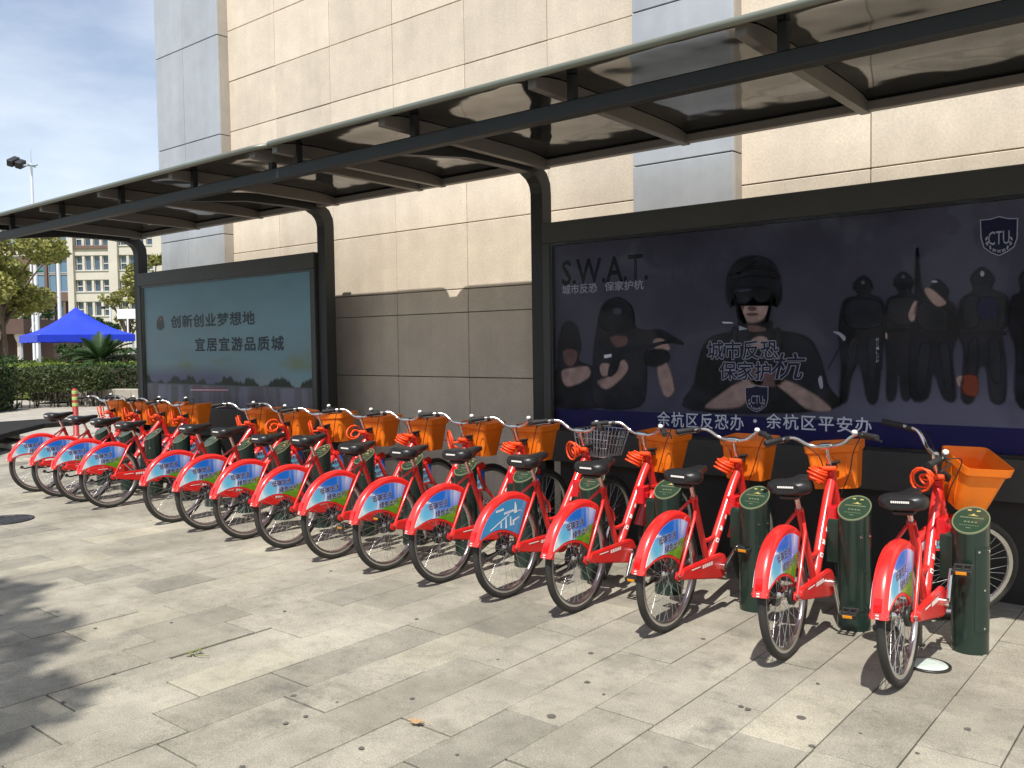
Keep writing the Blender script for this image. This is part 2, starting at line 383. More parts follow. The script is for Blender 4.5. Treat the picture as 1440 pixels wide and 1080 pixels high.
def vis(sl):
    c = np.array([sl[0]+CW/2, (sl[1]+sl[2])/2, -H]); d = c@FW
    if d < 0.8: return -1
    px = FPX*(c@RT)/d+720; py = 540-FPX*(c@UP)/d
    if not (-60 < px < 1500 and 400 < py < 1140): return -1
    return (sl[2]-sl[1])/d**3
slabs.sort(key=vis, reverse=True)
slab_cache = {}
far = MB()
for k, (x, a, b) in enumerate(slabs):
    dz = random.uniform(-0.0018, 0.0018)
    if k < 290:
        key = round(b-a, 2)
        if key not in slab_cache:
            m = MB(); m.cbox(J/2, CW-J/2, J/2, key-J/2, -0.03, 0, 0.0025); slab_cache[key] = m.mesh('paver', 'paver_stone')
        o = link('paver', slab_cache[key], pavement, (x, a, dz))
        o.rotation_euler = (random.uniform(-.0022, .0022), random.uniform(-.004, .004), random.uniform(-.002, .002))
        if abs(x+4.27) < 0.05 and 2.2 < a < 2.5: o.rotation_euler = (0.0, 0.016, 0); o.location.x += 0.010; o.location.z -= 0.004
    else:
        far.cbox(x+J/2, x+CW-J/2, a+J/2, b-J/2, -0.03+dz, dz, 0.0025)
fo = far.build('paver_field', 'paver_stone_far', pavement); fo['kind'] = 'stuff'
# old gum spots trodden flat
gum_px = [(775,1008,9),(826,960,6),(1127,1010,9),(1142,1050,6),(1361,1026,6),(1042,994,5),(1052,998,6),(989,899,5),(831,919,5),(586,871,4),(508,1053,6),(413,979,6),(430,1008,5),(402,1018,5),(580,983,5),(474,988,3),(241,876,3),(134,884,3),(81,861,3),(160,948,4),(88,988,4),(341,1079,6),(643,1062,4),(849,977,3),(1150,962,4),(1210,1032,3),(700,928,3),(936,1080,5),(1290,1060,4),(465,803,2.5),(400,860,3)]
gcache = []
for q in range(5):
    n = 11; m = MB(); vs = [(math.cos(2*math.pi*i/n)*random.uniform(.7, 1.15), math.sin(2*math.pi*i/n)*random.uniform(.7, 1.15), 0) for i in range(n)]
    m.add(vs, [tuple(range(n))]); gcache.append(m.mesh('gum_spot', 'gum'))
for q, (px, py, r) in enumerate(gum_px):
    x, y = on_g(px, py); d = math.hypot(x, y)
    o = link('gum_spot', gcache[q % 5], pavement, (x, y, 0.0035)); sc = r/FPX*d*0.82; o.scale = (sc, sc, 1); o.rotation_euler = (0, 0, q*1.3)

# raised stone steps beyond the row
def slab_box(name, m, *a): 
    b = MB(); b.cbox(*a, 0.012); return b.build(name, m)
st = slab_box('lower_step', 'kerb_stone', -60, -14.0, 5.72, 30, 0.02, 0.10); structure(st)
st = slab_box('upper_step', 'kerb_stone', -60, -14.2, 6.0, 30, 0.14, 0.22); structure(st)
st = slab_box('step_riser', 'step_shade', -59, -14.3, 6.04, 29, 0.05, 0.14); structure(st)  # riser coloured near black for the shadow under the nosing
b = MB(); b.prism([on_g(px, py, 0.30) for px, py in ((-60, 628), (-20, 617), (15, 607), (60, 596), (110, 592), (112, 589.5), (60, 589), (0, 593), (-60, 600))][::-1], 0.221, 0.30, 'z'); structure(b.build('shade_strip', 'step_shade'))  # dark slab standing in for the shade in front of the hedge
# lawn and planting bed further off
b = MB(); b.box(-120, -62, -60, 140, -0.29, -0.25); structure(b.build('far_lawn', 'leaf_hedge_light'))

# ================================================================== THE OFFICE BUILDING BEHIND
YW = 6.40
bld = thing('granite_building', 'beige granite clad building wall with grey metal pilasters', 'building', (0, YW, 0))
def rel(bm, name, m, parent=bld): return bm.build(name, m, parent)
b = MB(); b.box(-11.20, 6.5, 0.045, 9, -0.25, 12.0); core = rel(b, 'wall', 'joint_dark')
rows = [-0.02, 0.41, 0.64, 1.28, 1.92, 2.15, 2.79, 3.43, 3.67, 4.31, 4.93, 5.55, 6.17, 6.79, 7.41, 8.03, 8.65, 9.4, 10.2, 11.0, 11.98]
colsA = [-9.87, -8.885, -7.88, -6.865, -5.855, -4.85, -3.86]
colsB = [-3.02, -2.03, -1.02, -0.01, 1.0, 2.01, 3.02, 4.03, 5.04, 6.5]
gj = 0.004; pc = {}
for cs in (colsA, colsB):
    for i in range(len(cs)-1):
        for k in range(len(rows)-1):
            w, h = round(cs[i+1]-cs[i], 3), round(rows[k+1]-rows[k], 3)
            if (w, h) not in pc:
                m = MB(); m.cbox(gj, w-gj, 0, 0.05, gj, h-gj, 0.004); pc[w, h] = m.mesh('granite_panel', 'granite_panel')
            link('granite_panel', pc[w, h], core, (cs[i], random.uniform(-.0025, .0025), rows[k]))
for (x0, x1, cuts) in ((-11.33, -9.84, (-10.65,)), (-3.87, -2.985, ())):
    b = MB(); b.box(x0+0.02, x1-0.012, -0.13, 0.044, -0.25, 12.0); pil = rel(b, 'pilaster', 'joint_dark')
    xs = [x0, *cuts, x1]; zs = [-0.02, 0.58, 1.80, 3.03, 4.26, 5.48, 6.71, 7.94, 9.17, 10.4, 11.98]
    for i in range(len(xs)-1):
        for k in range(len(zs)-1):
            m = MB(); m.cbox(xs[i]+.004, xs[i+1]-.004, -0.155, -0.12, zs[k]+.005, zs[k+1]-.005, 0.004); m.build('metal_panel', 'metal_panel', pil)
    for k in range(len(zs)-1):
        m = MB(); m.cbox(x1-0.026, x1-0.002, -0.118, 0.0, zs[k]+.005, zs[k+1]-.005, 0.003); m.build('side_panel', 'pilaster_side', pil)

# ================================================================== SHELTER ROOF
YP, YF = 5.90, 4.00
POSTS = (-11.36, -7.47, -4.60, -0.62)
sh = thing('bike_shelter', 'long dark steel bike shelter with glossy cantilevered roof above the bikes', 'shelter', (0, YP, 0))
def arch(y): t = (y-(YP+YF)/2)/((YP-YF)/2); return 3.085 + 0.055*(1-t**6) + 0.03*(-(y-YP))/(YP-YF)
def rounded_sheet(x0, x1, r=0.16, n=6):
    y0, y1 = YF, YP
    pts = []
    for (cx, cy, a0) in ((x1-r, y0+r, -90), (x1-r, y1-r, 0), (x0+r, y1-r, 90), (x0+r, y0+r, 180)):
        for k in range(n+1):
            a = math.radians(a0+90*k/n); pts.append((cx+r*math.cos(a), cy+r*math.sin(a)))
    return pts
for (x0, x1) in ((-11.62, -5.80), (-5.77, 0.35)):
    # sheet: strips across the arch, clipped to the rounded outline
    r = 0.17; ys = np.concatenate([np.linspace(YF, YF+r, 7), np.linspace(YF+r, YP-r, 19)[1:], np.linspace(YP-r, YP, 7)[1:]])
    def half(y):
        d = min(y-YF, YP-y)
        return 0.0 if d >= r else r-math.sqrt(max(0, r*r-(r-d)**2))
    nx = 12; m = MB(); vs = []; fs = []
    for zoff in (0.0, 0.022):
        for y in ys:
            e = half(y)
            for k in range(nx+1): vs.append((x0+e+(x1-x0-2*e)*k/nx, y-YP, arch(y)+zoff))
    ny = len(ys); N = ny*(nx+1)
    for j in range(ny-1):
        for k in range(nx):
            a = j*(nx+1)+k; fs += [(a, a+nx+1, a+nx+2, a+1), (N+a, N+a+1, N+a+nx+2, N+a+nx+1)]
    m.add(vs, fs, True); roof = m.build('roof_panel', 'roof_sheet', sh)
    edge = [(x, y-YP, arch(y)+0.011) for (x, y) in rounded_sheet(x0, x1, r, 6)]
    # subdivide the two ends so that the trim follows the arch
    full = []
    for i, p in enumerate(edge):
        full.append(p); q = edge[(i+1) % len(edge)]
        if abs(p[1]-q[1]) > 0.5:
            for t in np.linspace(0, 1, 13)[1:-1]:
                y = p[1]+(q[1]-p[1])*t; full.append((p[0]+(q[0]-p[0])*t, y, arch(y+YP)+0.011))
    m = MB(); m.tube(full, 0.022, 8, closed=True, sy=0.9); m.build('edge_trim', 'shelter_trim', roof)
RIBS = (-11.03, -9.74, -8.45, -7.14, -5.93, -5.64, -4.45, -3.17, -1.89, -0.6)
for x in RIBS:
    m = MB(); ysr = np.linspace(YF+0.04, YP-0.04, 15); vs = []; fs = []
    for y in ysr:
        zt = arch(y)-0.004; dp = zt-(3.085+0.03*(YP-y)/(YP-YF)-0.05)
        vs += [(x-.03, y-YP, zt-dp), (x+.03, y-YP, zt-dp), (x+.03, y-YP, zt), (x-.03, y-YP, zt)]
    for i in range(len(ysr)-1):
        for k in range(4): fs.append((i*4+k, i*4+(k+1) % 4, i*4+4+(k+1) % 4, i*4+4+k))
    fs += [(0, 1, 2, 3), tuple(len(vs)-4+i for i in (3, 2, 1, 0))]
    m.add(vs, fs); m.build('rib', 'rib_grey', sh)
for x in (-11.61, 0.30):
    ysr = np.linspace(YF+0.10, YP-0.10, 17); m = MB(); m.prism([(y-YP, arch(y)-0.003) for y in ysr] + [(YP-0.10-YP, 3.06), (YF+0.10-YP, 3.075)], x, x+0.025); m.build('end_plate', 'shelter_steel', sh)
YB = 4.24; ZB0, ZB1 = 2.915, 3.005
m = MB(); m.cbox(-11.5, 0.3, YB-YP-0.042, YB-YP+0.042, ZB0, ZB1, 0.008); m.build('beam', 'shelter_steel', sh)
m = MB(); m.cbox(-11.55, 0.3, -0.10, -0.03, 3.045, 3.105, 0.006); m.build('rear_rail', 'rib_grey', sh)
for x in (-11.0, -9.7, -8.4, -7.1, -5.95, -5.62, -4.34, -3.03, -1.76, -0.6):
    m = MB(); m.cbox(x-.025, x+.025, YB-YP-.025, YB-YP+.025, ZB1-0.002, arch(YB)-0.002, 0.004); m.build('strut', 'shelter_steel', sh)
for x in POSTS:
    # post and forward-curving arm: one bent box section
    path = [(0.06, 0.0), (0.06, 2.86), (0.05, 2.93), (0.02, 2.985), (-0.04, 3.03), (-0.14, 3.062), (-0.35, 3.07), (-0.9, 3.06), (YB-YP+0.04, 2.975)]
    wd = [0.062]*5+[0.056, 0.045, 0.04, 0.04]; dp = [0.062, 0.062, 0.066, 0.066, 0.058, 0.05, 0.045, 0.04, 0.04]
    vs = []; fs = []
    for i, (y, z) in enumerate(path):
        a = path[max(i-1, 0)]; c = path[min(i+1, len(path)-1)]; t = np.array([c[0]-a[0], c[1]-a[1]]); t /= np.linalg.norm(t); nn = np.array([t[1], -t[0]])
        for (sx, sn) in ((-1, -1), (1, -1), (1, 1), (-1, 1)): vs.append((x+sx*wd[i], y+nn[0]*sn*dp[i], z+nn[1]*sn*dp[i]))
    for i in range(len(path)-1):
        for k in range(4): fs.append((i*4+k, i*4+(k+1) % 4, i*4+4+(k+1) % 4, i*4+4+k))
    fs += [(3, 2, 1, 0), tuple(len(vs)-4+i for i in range(4))]
    m = MB(); m.add(vs, fs); post = m.build('post', 'shelter_steel', sh)
    m = MB(); m.cbox(x-.14, x+.14, -0.09, 0.19, 0.0, 0.015, 0.003); m.build('base_plate', 'shelter_steel', post)

# ================================================================== BILLBOARDS
YBB = 5.86            # front plane of the frames
def print_mat(name, build):
    m = bpy.data.materials.new(name); m.use_nodes = True; nt = m.node_tree; p = nt.nodes['Principled BSDF']; p.inputs['Roughness'].default_value = 0.6
    p.inputs['Specular IOR Level'].default_value = 0.2
    build(nt, p); MATS[name] = m
class NT:
    def __init__(s, nt): s.nt = nt; s.L = nt.links; tc = nt.nodes.new('ShaderNodeTexCoord'); sp = nt.nodes.new('ShaderNodeSeparateXYZ'); s.L.new(tc.outputs['Object'], sp.inputs[0]); s.xyz = sp.outputs; s.vec = tc.outputs['Object']
    def math(s, op, a, b=None, clamp=False):
        n = s.nt.nodes.new('ShaderNodeMath'); n.operation = op; n.use_clamp = clamp
        for i, v in enumerate((a, b)):
            if v is None: continue
            if isinstance(v, (int, float)): n.inputs[i].default_value = v
            else: s.L.new(v, n.inputs[i])
        return n.outputs[0]
    def rng(s, x, a, b, c=0.0, d=1.0, smooth=False):
        n = s.nt.nodes.new('ShaderNodeMapRange'); n.interpolation_type = 'SMOOTHSTEP' if smooth else 'LINEAR'
        for i, v in enumerate((a, b, c, d)): n.inputs[i+1].default_value = v
        s.L.new(x, n.inputs[0]); return n.outputs[0]
    def mix(s, f, a, b):
        n = s.nt.nodes.new('ShaderNodeMix'); n.data_type = 'RGBA'
        if isinstance(f, (int, float)): n.inputs['Factor'].default_value = f
        else: s.L.new(f, n.inputs['Factor'])
        for k, v in (('A', a), ('B', b)):
            if isinstance(v, tuple): n.inputs[k].default_value = (*v, 1)
            else: s.L.new(v, n.inputs[k])
        return n.outputs['Result']
    def noise(s, sc, det=4, stretch=None):
        n = s.nt.nodes.new('ShaderNodeTexNoise'); n.inputs['Scale'].default_value = sc; n.inputs['Detail'].default_value = det
        if stretch:
            mp = s.nt.nodes.new('ShaderNodeMapping'); mp.inputs['Scale'].default_value = stretch; s.L.new(s.vec, mp.inputs['Vector']); s.L.new(mp.outputs[0], n.inputs['Vector'])
        else: s.L.new(s.vec, n.inputs['Vector'])
        return n.outputs['Fac']

def police_print(nt, p):
    t = NT(nt); x, y, z = t.xyz
    c = t.mix(t.rng(t.noise(1.3, 5), 0.3, 0.7), (0.044, 0.042, 0.066), (0.088, 0.083, 0.122))
    fog = t.math('MULTIPLY', t.rng(z, 1.5, 1.1, 0, 1, True), t.rng(x, -2.6, -1.6, 0.1, 1, True))
    c = t.mix(t.math('MULTIPLY', fog, 0.75), c, (0.18, 0.172, 0.245))
    c = t.mix(t.rng(t.noise(3.5, 6), 0.55, 0.75, 0, 0.45), c, (0.03, 0.032, 0.05))
    c = t.mix(t.rng(z, 1.062, 1.058), c, (0.020, 0.017, 0.095))
    nt.links.new(c, p.inputs['Base Color'])
print_mat('police_poster', police_print)
def city_print(nt, p):
    t = NT(nt); x, y, z = t.xyz
    c = t.mix(t.rng(z, 1.2, 2.4, 0, 1), (0.28, 0.36, 0.37), (0.14, 0.285, 0.36))
    c = t.mix(t.rng(t.noise(1.1, 6, (0.6, 1, 1.8)), 0.4, 0.7, 0, 0.6), c, (0.20, 0.42, 0.50))
    c = t.mix(t.math('MULTIPLY', t.rng(t.noise(2.2, 3, (.5, 1, 1.2)), 0.52, 0.68), t.rng(t.math('ABSOLUTE', t.math('SUBTRACT', z, 1.42)), 0.05, 0.25, 0.7, 0.0)), c, (0.25, 0.28, 0.12))
    c = t.mix(t.math('MULTIPLY', t.rng(z, 1.42, 1.25), t.rng(x, -8.6, -9.6)), c, (0.17, 0.165, 0.25))
    tree = t.math('ADD', 1.16, t.rng(t.noise(5, 5, (1, 1, 0.0)), 0.35, 0.7, 0.0, 0.14))
    c = t.mix(t.rng(t.math('SUBTRACT', tree, z), -0.01, 0.02), c, (0.035, 0.05, 0.035))
    c = t.mix(t.rng(z, 1.165, 1.155), c, (0.16, 0.15, 0.16))
    c = t.mix(t.math('MULTIPLY', t.rng(z, 1.15, 1.14), t.rng(t.noise(6, 4, (1, 1, 0.15)), 0.45, 0.6)), c, (0.24, 0.24, 0.29))
    nt.links.new(c, p.inputs['Base Color'])
print_mat('city_poster', city_print)
for n_, c_ in dict(pp_black=(0.008, 0.008, 0.010), pp_black2=(0.015, 0.015, 0.021), pp_navy=(0.015, 0.015, 0.045), pp_skin=(0.40, 0.27, 0.235), pp_skin_dark=(0.15, 0.08, 0.075),
                   pp_white=(0.80, 0.80, 0.88), pp_grey=(0.40, 0.40, 0.47), pp_dim=(0.055, 0.055, 0.085), pp_glint=(0.10, 0.10, 0.13), pp_orange=(0.22, 0.045, 0.02), cp_ink=(0.02, 0.05, 0.07), cp_ink2=(0.06, 0.06, 0.07), cp_boat=(0.35, 0.10, 0.10)).items():
    mat(n_, c_, 0.6, spec=0.2, var=(0.55 if 'black' in n_ else (0.3 if 'skin' in n_ else 0.1)), scale=(11 if 'black' in n_ else 13), vary2=((0.026, 0.026, 0.034) if n_ == 'pp_black2' else ((0.020, 0.020, 0.030) if n_ == 'pp_black' else None)))

YPO = YBB + 0.05      # poster plane
def billboard(x0, x1, label, pmat, split):
    t = thing('advertising_billboard', label, 'billboard', (0, 0, 0))
    zb, z0, z1, zt = 0.62, 0.88, 2.43, 2.60
    d1 = YBB + 0.16
    for nm, a in (('frame_top', (x0, x1, YBB, d1, z1, zt)), ('frame_bottom', (x0, x1, YBB, d1, zb, z0)),
                  ('frame_side', (x0, x0+0.075, YBB+.001, d1-.001, z0, z1)), ('frame_side', (x1-0.075, x1, YBB+.001, d1-.001, z0, z1))):
        m = MB(); m.cbox(*a, 0.006); m.build(nm, 'frame_grey', t)
    m = MB(); m.box(x0+.076, x1-.076, YPO, YPO+.02, z0+.001, z1-.001); m.build('poster', pmat, t)
    m = MB(); m.cbox(x0+.077, x1-.077, YBB+.006, YBB+.012, z0+.002, z1-.002, 0.002); m.build('glass', 'billboard_glass', t)
    m = MB(); m.box(x0+.02, x1-.02, YPO+.021, d1-.01, z0+.002, z1-.002); m.build('back_panel', 'plinth_dark', t)
    m = MB(); m.cbox(x0+.12, x1-.12, YBB+.06, YBB+.13, 0.0, zb-.001, 0.004); m.build('plinth', 'plinth_dark', t)
    m = MB()
    for (a0, a1, b0, b1) in ((x0+.075, x1-.075, z1-.022, z1), (x0+.075, x1-.075, z0, z0+.022), (x0+.075, x0+.095, z0+.022, z1-.022), (x1-.095, x1-.075, z0+.022, z1-.022)):
        m.box(a0+.001, a1-.001, YBB+.0135, YPO-.0005, b0+.0005, b1-.0005)
    m.build('inner_rebate', 'black_plastic', t)
    return t
BB1 = billboard(-11.29, -7.55, 'smaller-looking billboard with pale teal city poster beside the far posts', 'city_poster', 0)
BB2 = billboard(-4.52, -0.70, 'billboard with dark police poster and navy caption band behind the bikes', 'police_poster', 1)

for n_, m_ in list(MATS.items()):
    if n_.startswith('pp_') or n_.startswith('cp_'):
        nt_ = m_.node_tree; a_ = nt_.nodes.new('ShaderNodeAttribute'); a_.attribute_name = 'ink'; tr_ = nt_.nodes.new('ShaderNodeBsdfTransparent'); mx_ = nt_.nodes.new('ShaderNodeMixShader')
        c_ = m_.copy(); MATS[n_+'_soft'] = c_
        nt_ = c_.node_tree; mx_ = [x for x in nt_.nodes if x.type == 'MIX_SHADER'][0]; a_ = [x for x in nt_.nodes if x.type == 'ATTRIBUTE'][0]; tr_ = [x for x in nt_.nodes if x.type == 'BSDF_TRANSPARENT'][0]
        nt_.links.new(a_.outputs['Fac'], mx_.inputs[0]); nt_.links.new(tr_.outputs[0], mx_.inputs[1]); nt_.links.new(nt_.nodes['Principled BSDF'].outputs[0], mx_.inputs[2]); nt_.links.new(mx_.outputs[0], nt_.nodes['Material Output'].inputs[0])
def flat(parent, name, pts, matn, layer, smooth=True, k=4, feather=0.022):
    """flat printed shape on the poster; pts are pixels of the photograph projected on the poster plane"""
    q = [on_y(px, py, YPO) for px, py in pts]
    if smooth: q = smooth_closed(q, k)
    y = YPO - 0.0012*layer
    if not smooth or feather == 0:
        m = MB(); m.add([(x, y, z) for x, z in q], [tuple(range(len(q)))])
        return m.build(name, matn, parent)
    # photographic softness: the print fades out over a narrow rim
    Q = np.array(q); area = 0.5*np.sum(Q[:, 0]*np.roll(Q[:, 1], -1)-np.roll(Q[:, 0], -1)*Q[:, 1])
    T_ = np.roll(Q, -1, 0)-np.roll(Q, 1, 0); T_ /= np.linalg.norm(T_, axis=1)[:, None]+1e-9; N_ = np.stack([-T_[:, 1], T_[:, 0]], 1)*(1 if area > 0 else -1)
    w_ = min(feather, 0.16*math.sqrt(abs(area))); n = len(Q); Qi = Q+N_*w_*0.55; Qo = Q-N_*w_*0.45
    me = bpy.data.meshes.new(name); me.from_pydata([(a, y, b) for a, b in Qo]+[(a, y, b) for a, b in Qi], [], [(i, (i+1) % n, n+(i+1) % n, n+i) for i in range(n)]+[tuple(range(n, 2*n))])
    at_ = me.attributes.new('ink', 'FLOAT', 'POINT'); at_.data.foreach_set('value', [0.0]*n+[1.0]*n); me.materials.append(MATS[matn+'_soft']); me.update()
    return link(name, me, parent)
def ell(cx, cy, rx, ry, n=18, a=0): 
    return [(cx+rx*math.cos(2*math.pi*i/n)*math.cos(a)-ry*math.sin(2*math.pi*i/n)*math.sin(a), cy+rx*math.cos(2*math.pi*i/n)*math.sin(a)+ry*math.sin(2*math.pi*i/n)*math.cos(a)) for i in range(n)]
def z6(pts): return [(760+a/3.724, 330+b/3.724) for a, b in pts]
def zc(pts): return [(960+a/4.32, 340+b/4.32) for a, b in pts]
def z7(pts): return [(1100+a/3.0, 280+b/3.0) for a, b in pts]
P = BB2
# back-view officers
flat(P, 'printed_officer', z7([(300,360),(345,322),(382,360),(372,400),(425,430),(432,560),(420,690),(402,850),(360,850),(335,730),(318,700),(290,760),(275,850),(242,850),(250,700),(240,600),(242,500),(262,425),(318,405)]), 'pp_black', 2)
flat(P, 'printed_officer', z7([(470,345),(512,305),(556,345),(545,395),(600,430),(600,600),(560,720),(540,840),(505,840),(490,740),(478,840),(440,840),(440,700),(430,560),(440,430),(490,400)]), 'pp_black2', 1)
flat(P, 'printed_officer', z7([(620,380),(655,338),(702,380),(700,420),(735,460),(745,560),(720,660),(735,840),(680,840),(640,740),(615,840),(545,840),(535,660),(545,520),(545,470),(560,420),(560,350),(566,220),(576,220),(585,340),(600,400)]), 'pp_black', 3)
flat(P, 'printed_officer', z7([(795,330),(845,286),(896,330),(888,380),(950,410),(962,520),(930,560),(945,700),(940,850),(880,850),(860,720),(830,720),(810,850),(755,840),(765,640),(735,560),(750,430),(805,385)]), 'pp_black2', 2)
flat(P, 'printed_officer', z7([(1000,330),(1030,300),(1070,310),(1080,850),(985,850),(985,640),(955,540),(965,420),(1005,390)]), 'pp_black', 3)
flat(P, 'printed_arm', z7([(600,380),(625,375),(690,430),(680,450),(650,452),(615,415)]), 'pp_skin', 5)
flat(P, 'printed_arm', z7([(560,430),(572,440),(565,500),(545,516),(532,490),(545,455)]), 'pp_skin', 5)
flat(P, 'printed_glint', z7(ell(845,315,9,12)), 'pp_grey', 5); flat(P, 'printed_glint', z7(ell(512,328,9,9)), 'pp_glint', 5); flat(P, 'printed_glint', z7(ell(342,352,9,9)), 'pp_glint', 5)
flat(P, 'printed_glint', z7(ell(643,348,14,5)), 'pp_grey', 5)
flat(P, 'printed_vest', z7([(575,440),(690,470),(690,560),(580,540)]), 'pp_black2', 5)
flat(P, 'printed_vest', z7([(830,420),(900,420),(910,500),(830,500)]), 'pp_navy', 5)
flat(P, 'printed_hand', z7([(735,755),(760,745),(765,780),(745,790)]), 'pp_skin', 5); flat(P, 'printed_hand', z7([(438,560),(446,575),(442,592),(436,580)]), 'pp_skin', 5)
flat(P, 'printed_pouch', z7([(762,745),(825,750),(822,830),(765,815)]), 'pp_orange', 5)
flat(P, 'printed_baton', z7([(190,718),(194,720),(262,600),(256,596)]), 'pp_black', 3, False); flat(P, 'printed_hand', z7([(215,560),(240,560),(268,580),(262,598),(240,575)]), 'pp_grey', 5)
# aiming officers
flat(P, 'printed_officer', z6([(95,560),(120,470),(165,455),(200,500),(215,590),(205,660),(290,700),(330,790),(330,900),(60,900),(60,780),(90,690)]), 'pp_black', 2)
flat(P, 'printed_face', z6([(120,612),(160,596),(195,612),(190,660),(160,690),(128,670)]), 'pp_skin_dark', 3)
flat(P, 'printed_arm', z6([(112,715),(180,695),(250,690),(262,740),(190,785),(130,790)]), 'pp_skin', 3)
flat(P, 'printed_officer', z6([(300,470),(330,370),(410,330),(480,380),(500,480),(560,500),(640,500),(740,560),(740,575),(640,560),(560,600),(560,760),(520,900),(300,900),(270,760),(280,600)]), 'pp_black2', 3)
flat(P, 'printed_helmet', z6([(305,460),(330,365),(405,330),(475,372),(495,460),(470,500),(350,505)]), 'pp_black', 4)
flat(P, 'printed_glint', z6(ell(405,400,24,20)), 'pp_dim', 5)
flat(P, 'printed_face', z6([(365,535),(450,530),(455,575),(400,590)]), 'pp_skin_dark', 5)
flat(P, 'printed_arm', z6([(612,665),(655,655),(690,740),(702,820),(660,852),(625,780)]), 'pp_skin', 4)
flat(P, 'printed_hand', z6([(590,560),(612,543),(640,545),(668,565),(680,600),(640,610),(600,600)]), 'pp_skin', 4)
flat(P, 'printed_glove', z6([(555,610),(650,600),(680,650),(620,690),(555,680)]), 'pp_black', 5)
flat(P, 'printed_arm', z6([(300,770),(360,740),(400,680),(440,655),(462,700),(420,760),(345,810)]), 'pp_skin', 4)
flat(P, 'printed_hand', z6([(312,690),(335,670),(375,685),(365,730),(325,740)]), 'pp_skin', 5)
flat(P, 'printed_glove', z6([(375,665),(420,655),(400,720),(365,745),(355,720)]), 'pp_black', 6)
flat(P, 'printed_rifle', z6([(330,600),(560,575),(700,545),(742,550),(742,562),(640,575),(600,590),(430,625),(340,640)]), 'pp_black', 6, False)
flat(P, 'printed_glint', z6([(335,630),(375,624),(375,640),(338,648)]), 'pp_white', 7, False)
# central officer
flat(P, 'printed_officer', zc([(50,1022),(70,860),(110,680),(170,580),(330,535),(350,480),(540,480),(560,530),(740,570),(820,660),(880,860),(900,1022)]), 'pp_black', 4)
flat(P, 'printed_face', zc([(320,340),(430,330),(535,340),(528,420),(480,478),(430,492),(380,480),(335,425)]), 'pp_skin', 5)
flat(P, 'printed_helmet', zc([(265,330),(280,190),(340,110),(430,85),(520,105),(585,180),(605,330),(570,400),(545,330),(430,300),(320,330),(300,400)]), 'pp_black', 6)
flat(P, 'printed_helmet_band', zc([(290,200),(430,165),(575,195),(580,225),(430,205),(288,235)]), 'pp_black2', 7)
flat(P, 'printed_goggles', zc([(310,285),(430,275),(540,285),(530,350),(470,372),(430,340),(380,378),(325,355)]), 'pp_black', 7)
flat(P, 'printed_nose', zc([(405,395),(440,395),(450,412),(425,420),(398,412)]), 'pp_skin_dark', 6); flat(P, 'printed_mouth', zc([(385,440),(430,432),(465,440),(430,452)]), 'pp_skin_dark', 6)
flat(P, 'printed_cheek', zc([(322,360),(375,380),(365,440),(385,478),(340,430)]), 'pp_skin_dark', 6)
flat(P, 'printed_collar', zc([(345,510),(400,530),(345,538)]), 'pp_grey', 5, False); flat(P, 'printed_scarf', zc([(405,505),(500,520),(495,545),(410,545)]), 'pp_skin_dark', 5)
flat(P, 'printed_arm', zc([(140,1006),(240,920),(350,850),(470,825),(480,870),(400,960),(330,1008)]), 'pp_skin', 5)
flat(P, 'printed_arm', zc([(560,850),(640,845),(720,880),(830,945),(905,1024),(770,1020),(660,940)]), 'pp_skin', 5)
flat(P, 'printed_hand', zc([(400,800),(470,740),(560,760),(620,830),(560,880),(440,870)]), 'pp_skin_dark', 5)
flat(P, 'printed_hand', zc([(415,600),(470,572),(520,590),(500,640),(430,650)]), 'pp_skin', 5)
flat(P, 'printed_patch', zc([(825,835),(845,815),(855,880),(838,890)]), 'pp_grey', 5)
# straps, pockets and seams
for a in ([(300,545),(335,545),(330,800),(290,800)], [(560,545),(600,550),(600,800),(560,800)]): flat(P, 'printed_vest', zc(a), 'pp_black2', 5)
flat(P, 'printed_strap', zc([(318,330),(326,330),(352,470),(400,500),(392,508),(340,480)]), 'pp_black', 7); flat(P, 'printed_strap', zc([(540,330),(548,330),(530,460),(500,505),(490,500),(520,455)]), 'pp_black', 7)
flat(P, 'printed_glint', zc([(330,180),(390,130),(460,120),(400,150),(350,200)]), 'pp_black2', 7); flat(P, 'printed_glint', zc([(345,292),(420,285),(415,298),(350,306)]), 'pp_dim', 8); flat(P, 'printed_badge', zc([(200,625),(240,618),(242,650),(204,656)]), 'pp_dim', 6)
for a in ([(262,560),(425,556),(425,574),(262,578)], [(440,545),(595,545),(595,562),(440,562)], [(540,585),(735,575),(737,598),(540,606)], [(745,560),(950,556),(950,574),(745,580)]): flat(P, 'printed_belt', z7(a), 'pp_black', 5, False)
for a in ([(275,430),(415,432),(410,535),(280,535)], [(455,420),(585,425),(580,520),(455,520)], [(770,420),(830,415),(830,530),(765,540)], [(905,420),(945,425),(940,530),(912,535)], [(290,600),(320,600),(300,720),(270,740)], [(360,600),(405,600),(395,760),(370,760)], [(790,600),(830,600),(815,760),(780,760)], [(870,600),(920,600),(925,760),(890,760)], [(580,620),(630,620),(600,800),(565,800)], [(660,620),(705,620),(720,800),(690,800)]): flat(P, 'printed_fold', z7(a), 'pp_black2', 4)
for cx, cy in ((342,388),(512,372),(845,362)): flat(P, 'printed_helmet_rim', z7([(cx-42,cy-16),(cx,cy-6),(cx+42,cy-16),(cx+38,cy-4),(cx,cy+6),(cx-38,cy-4)]), 'pp_black2', 5)
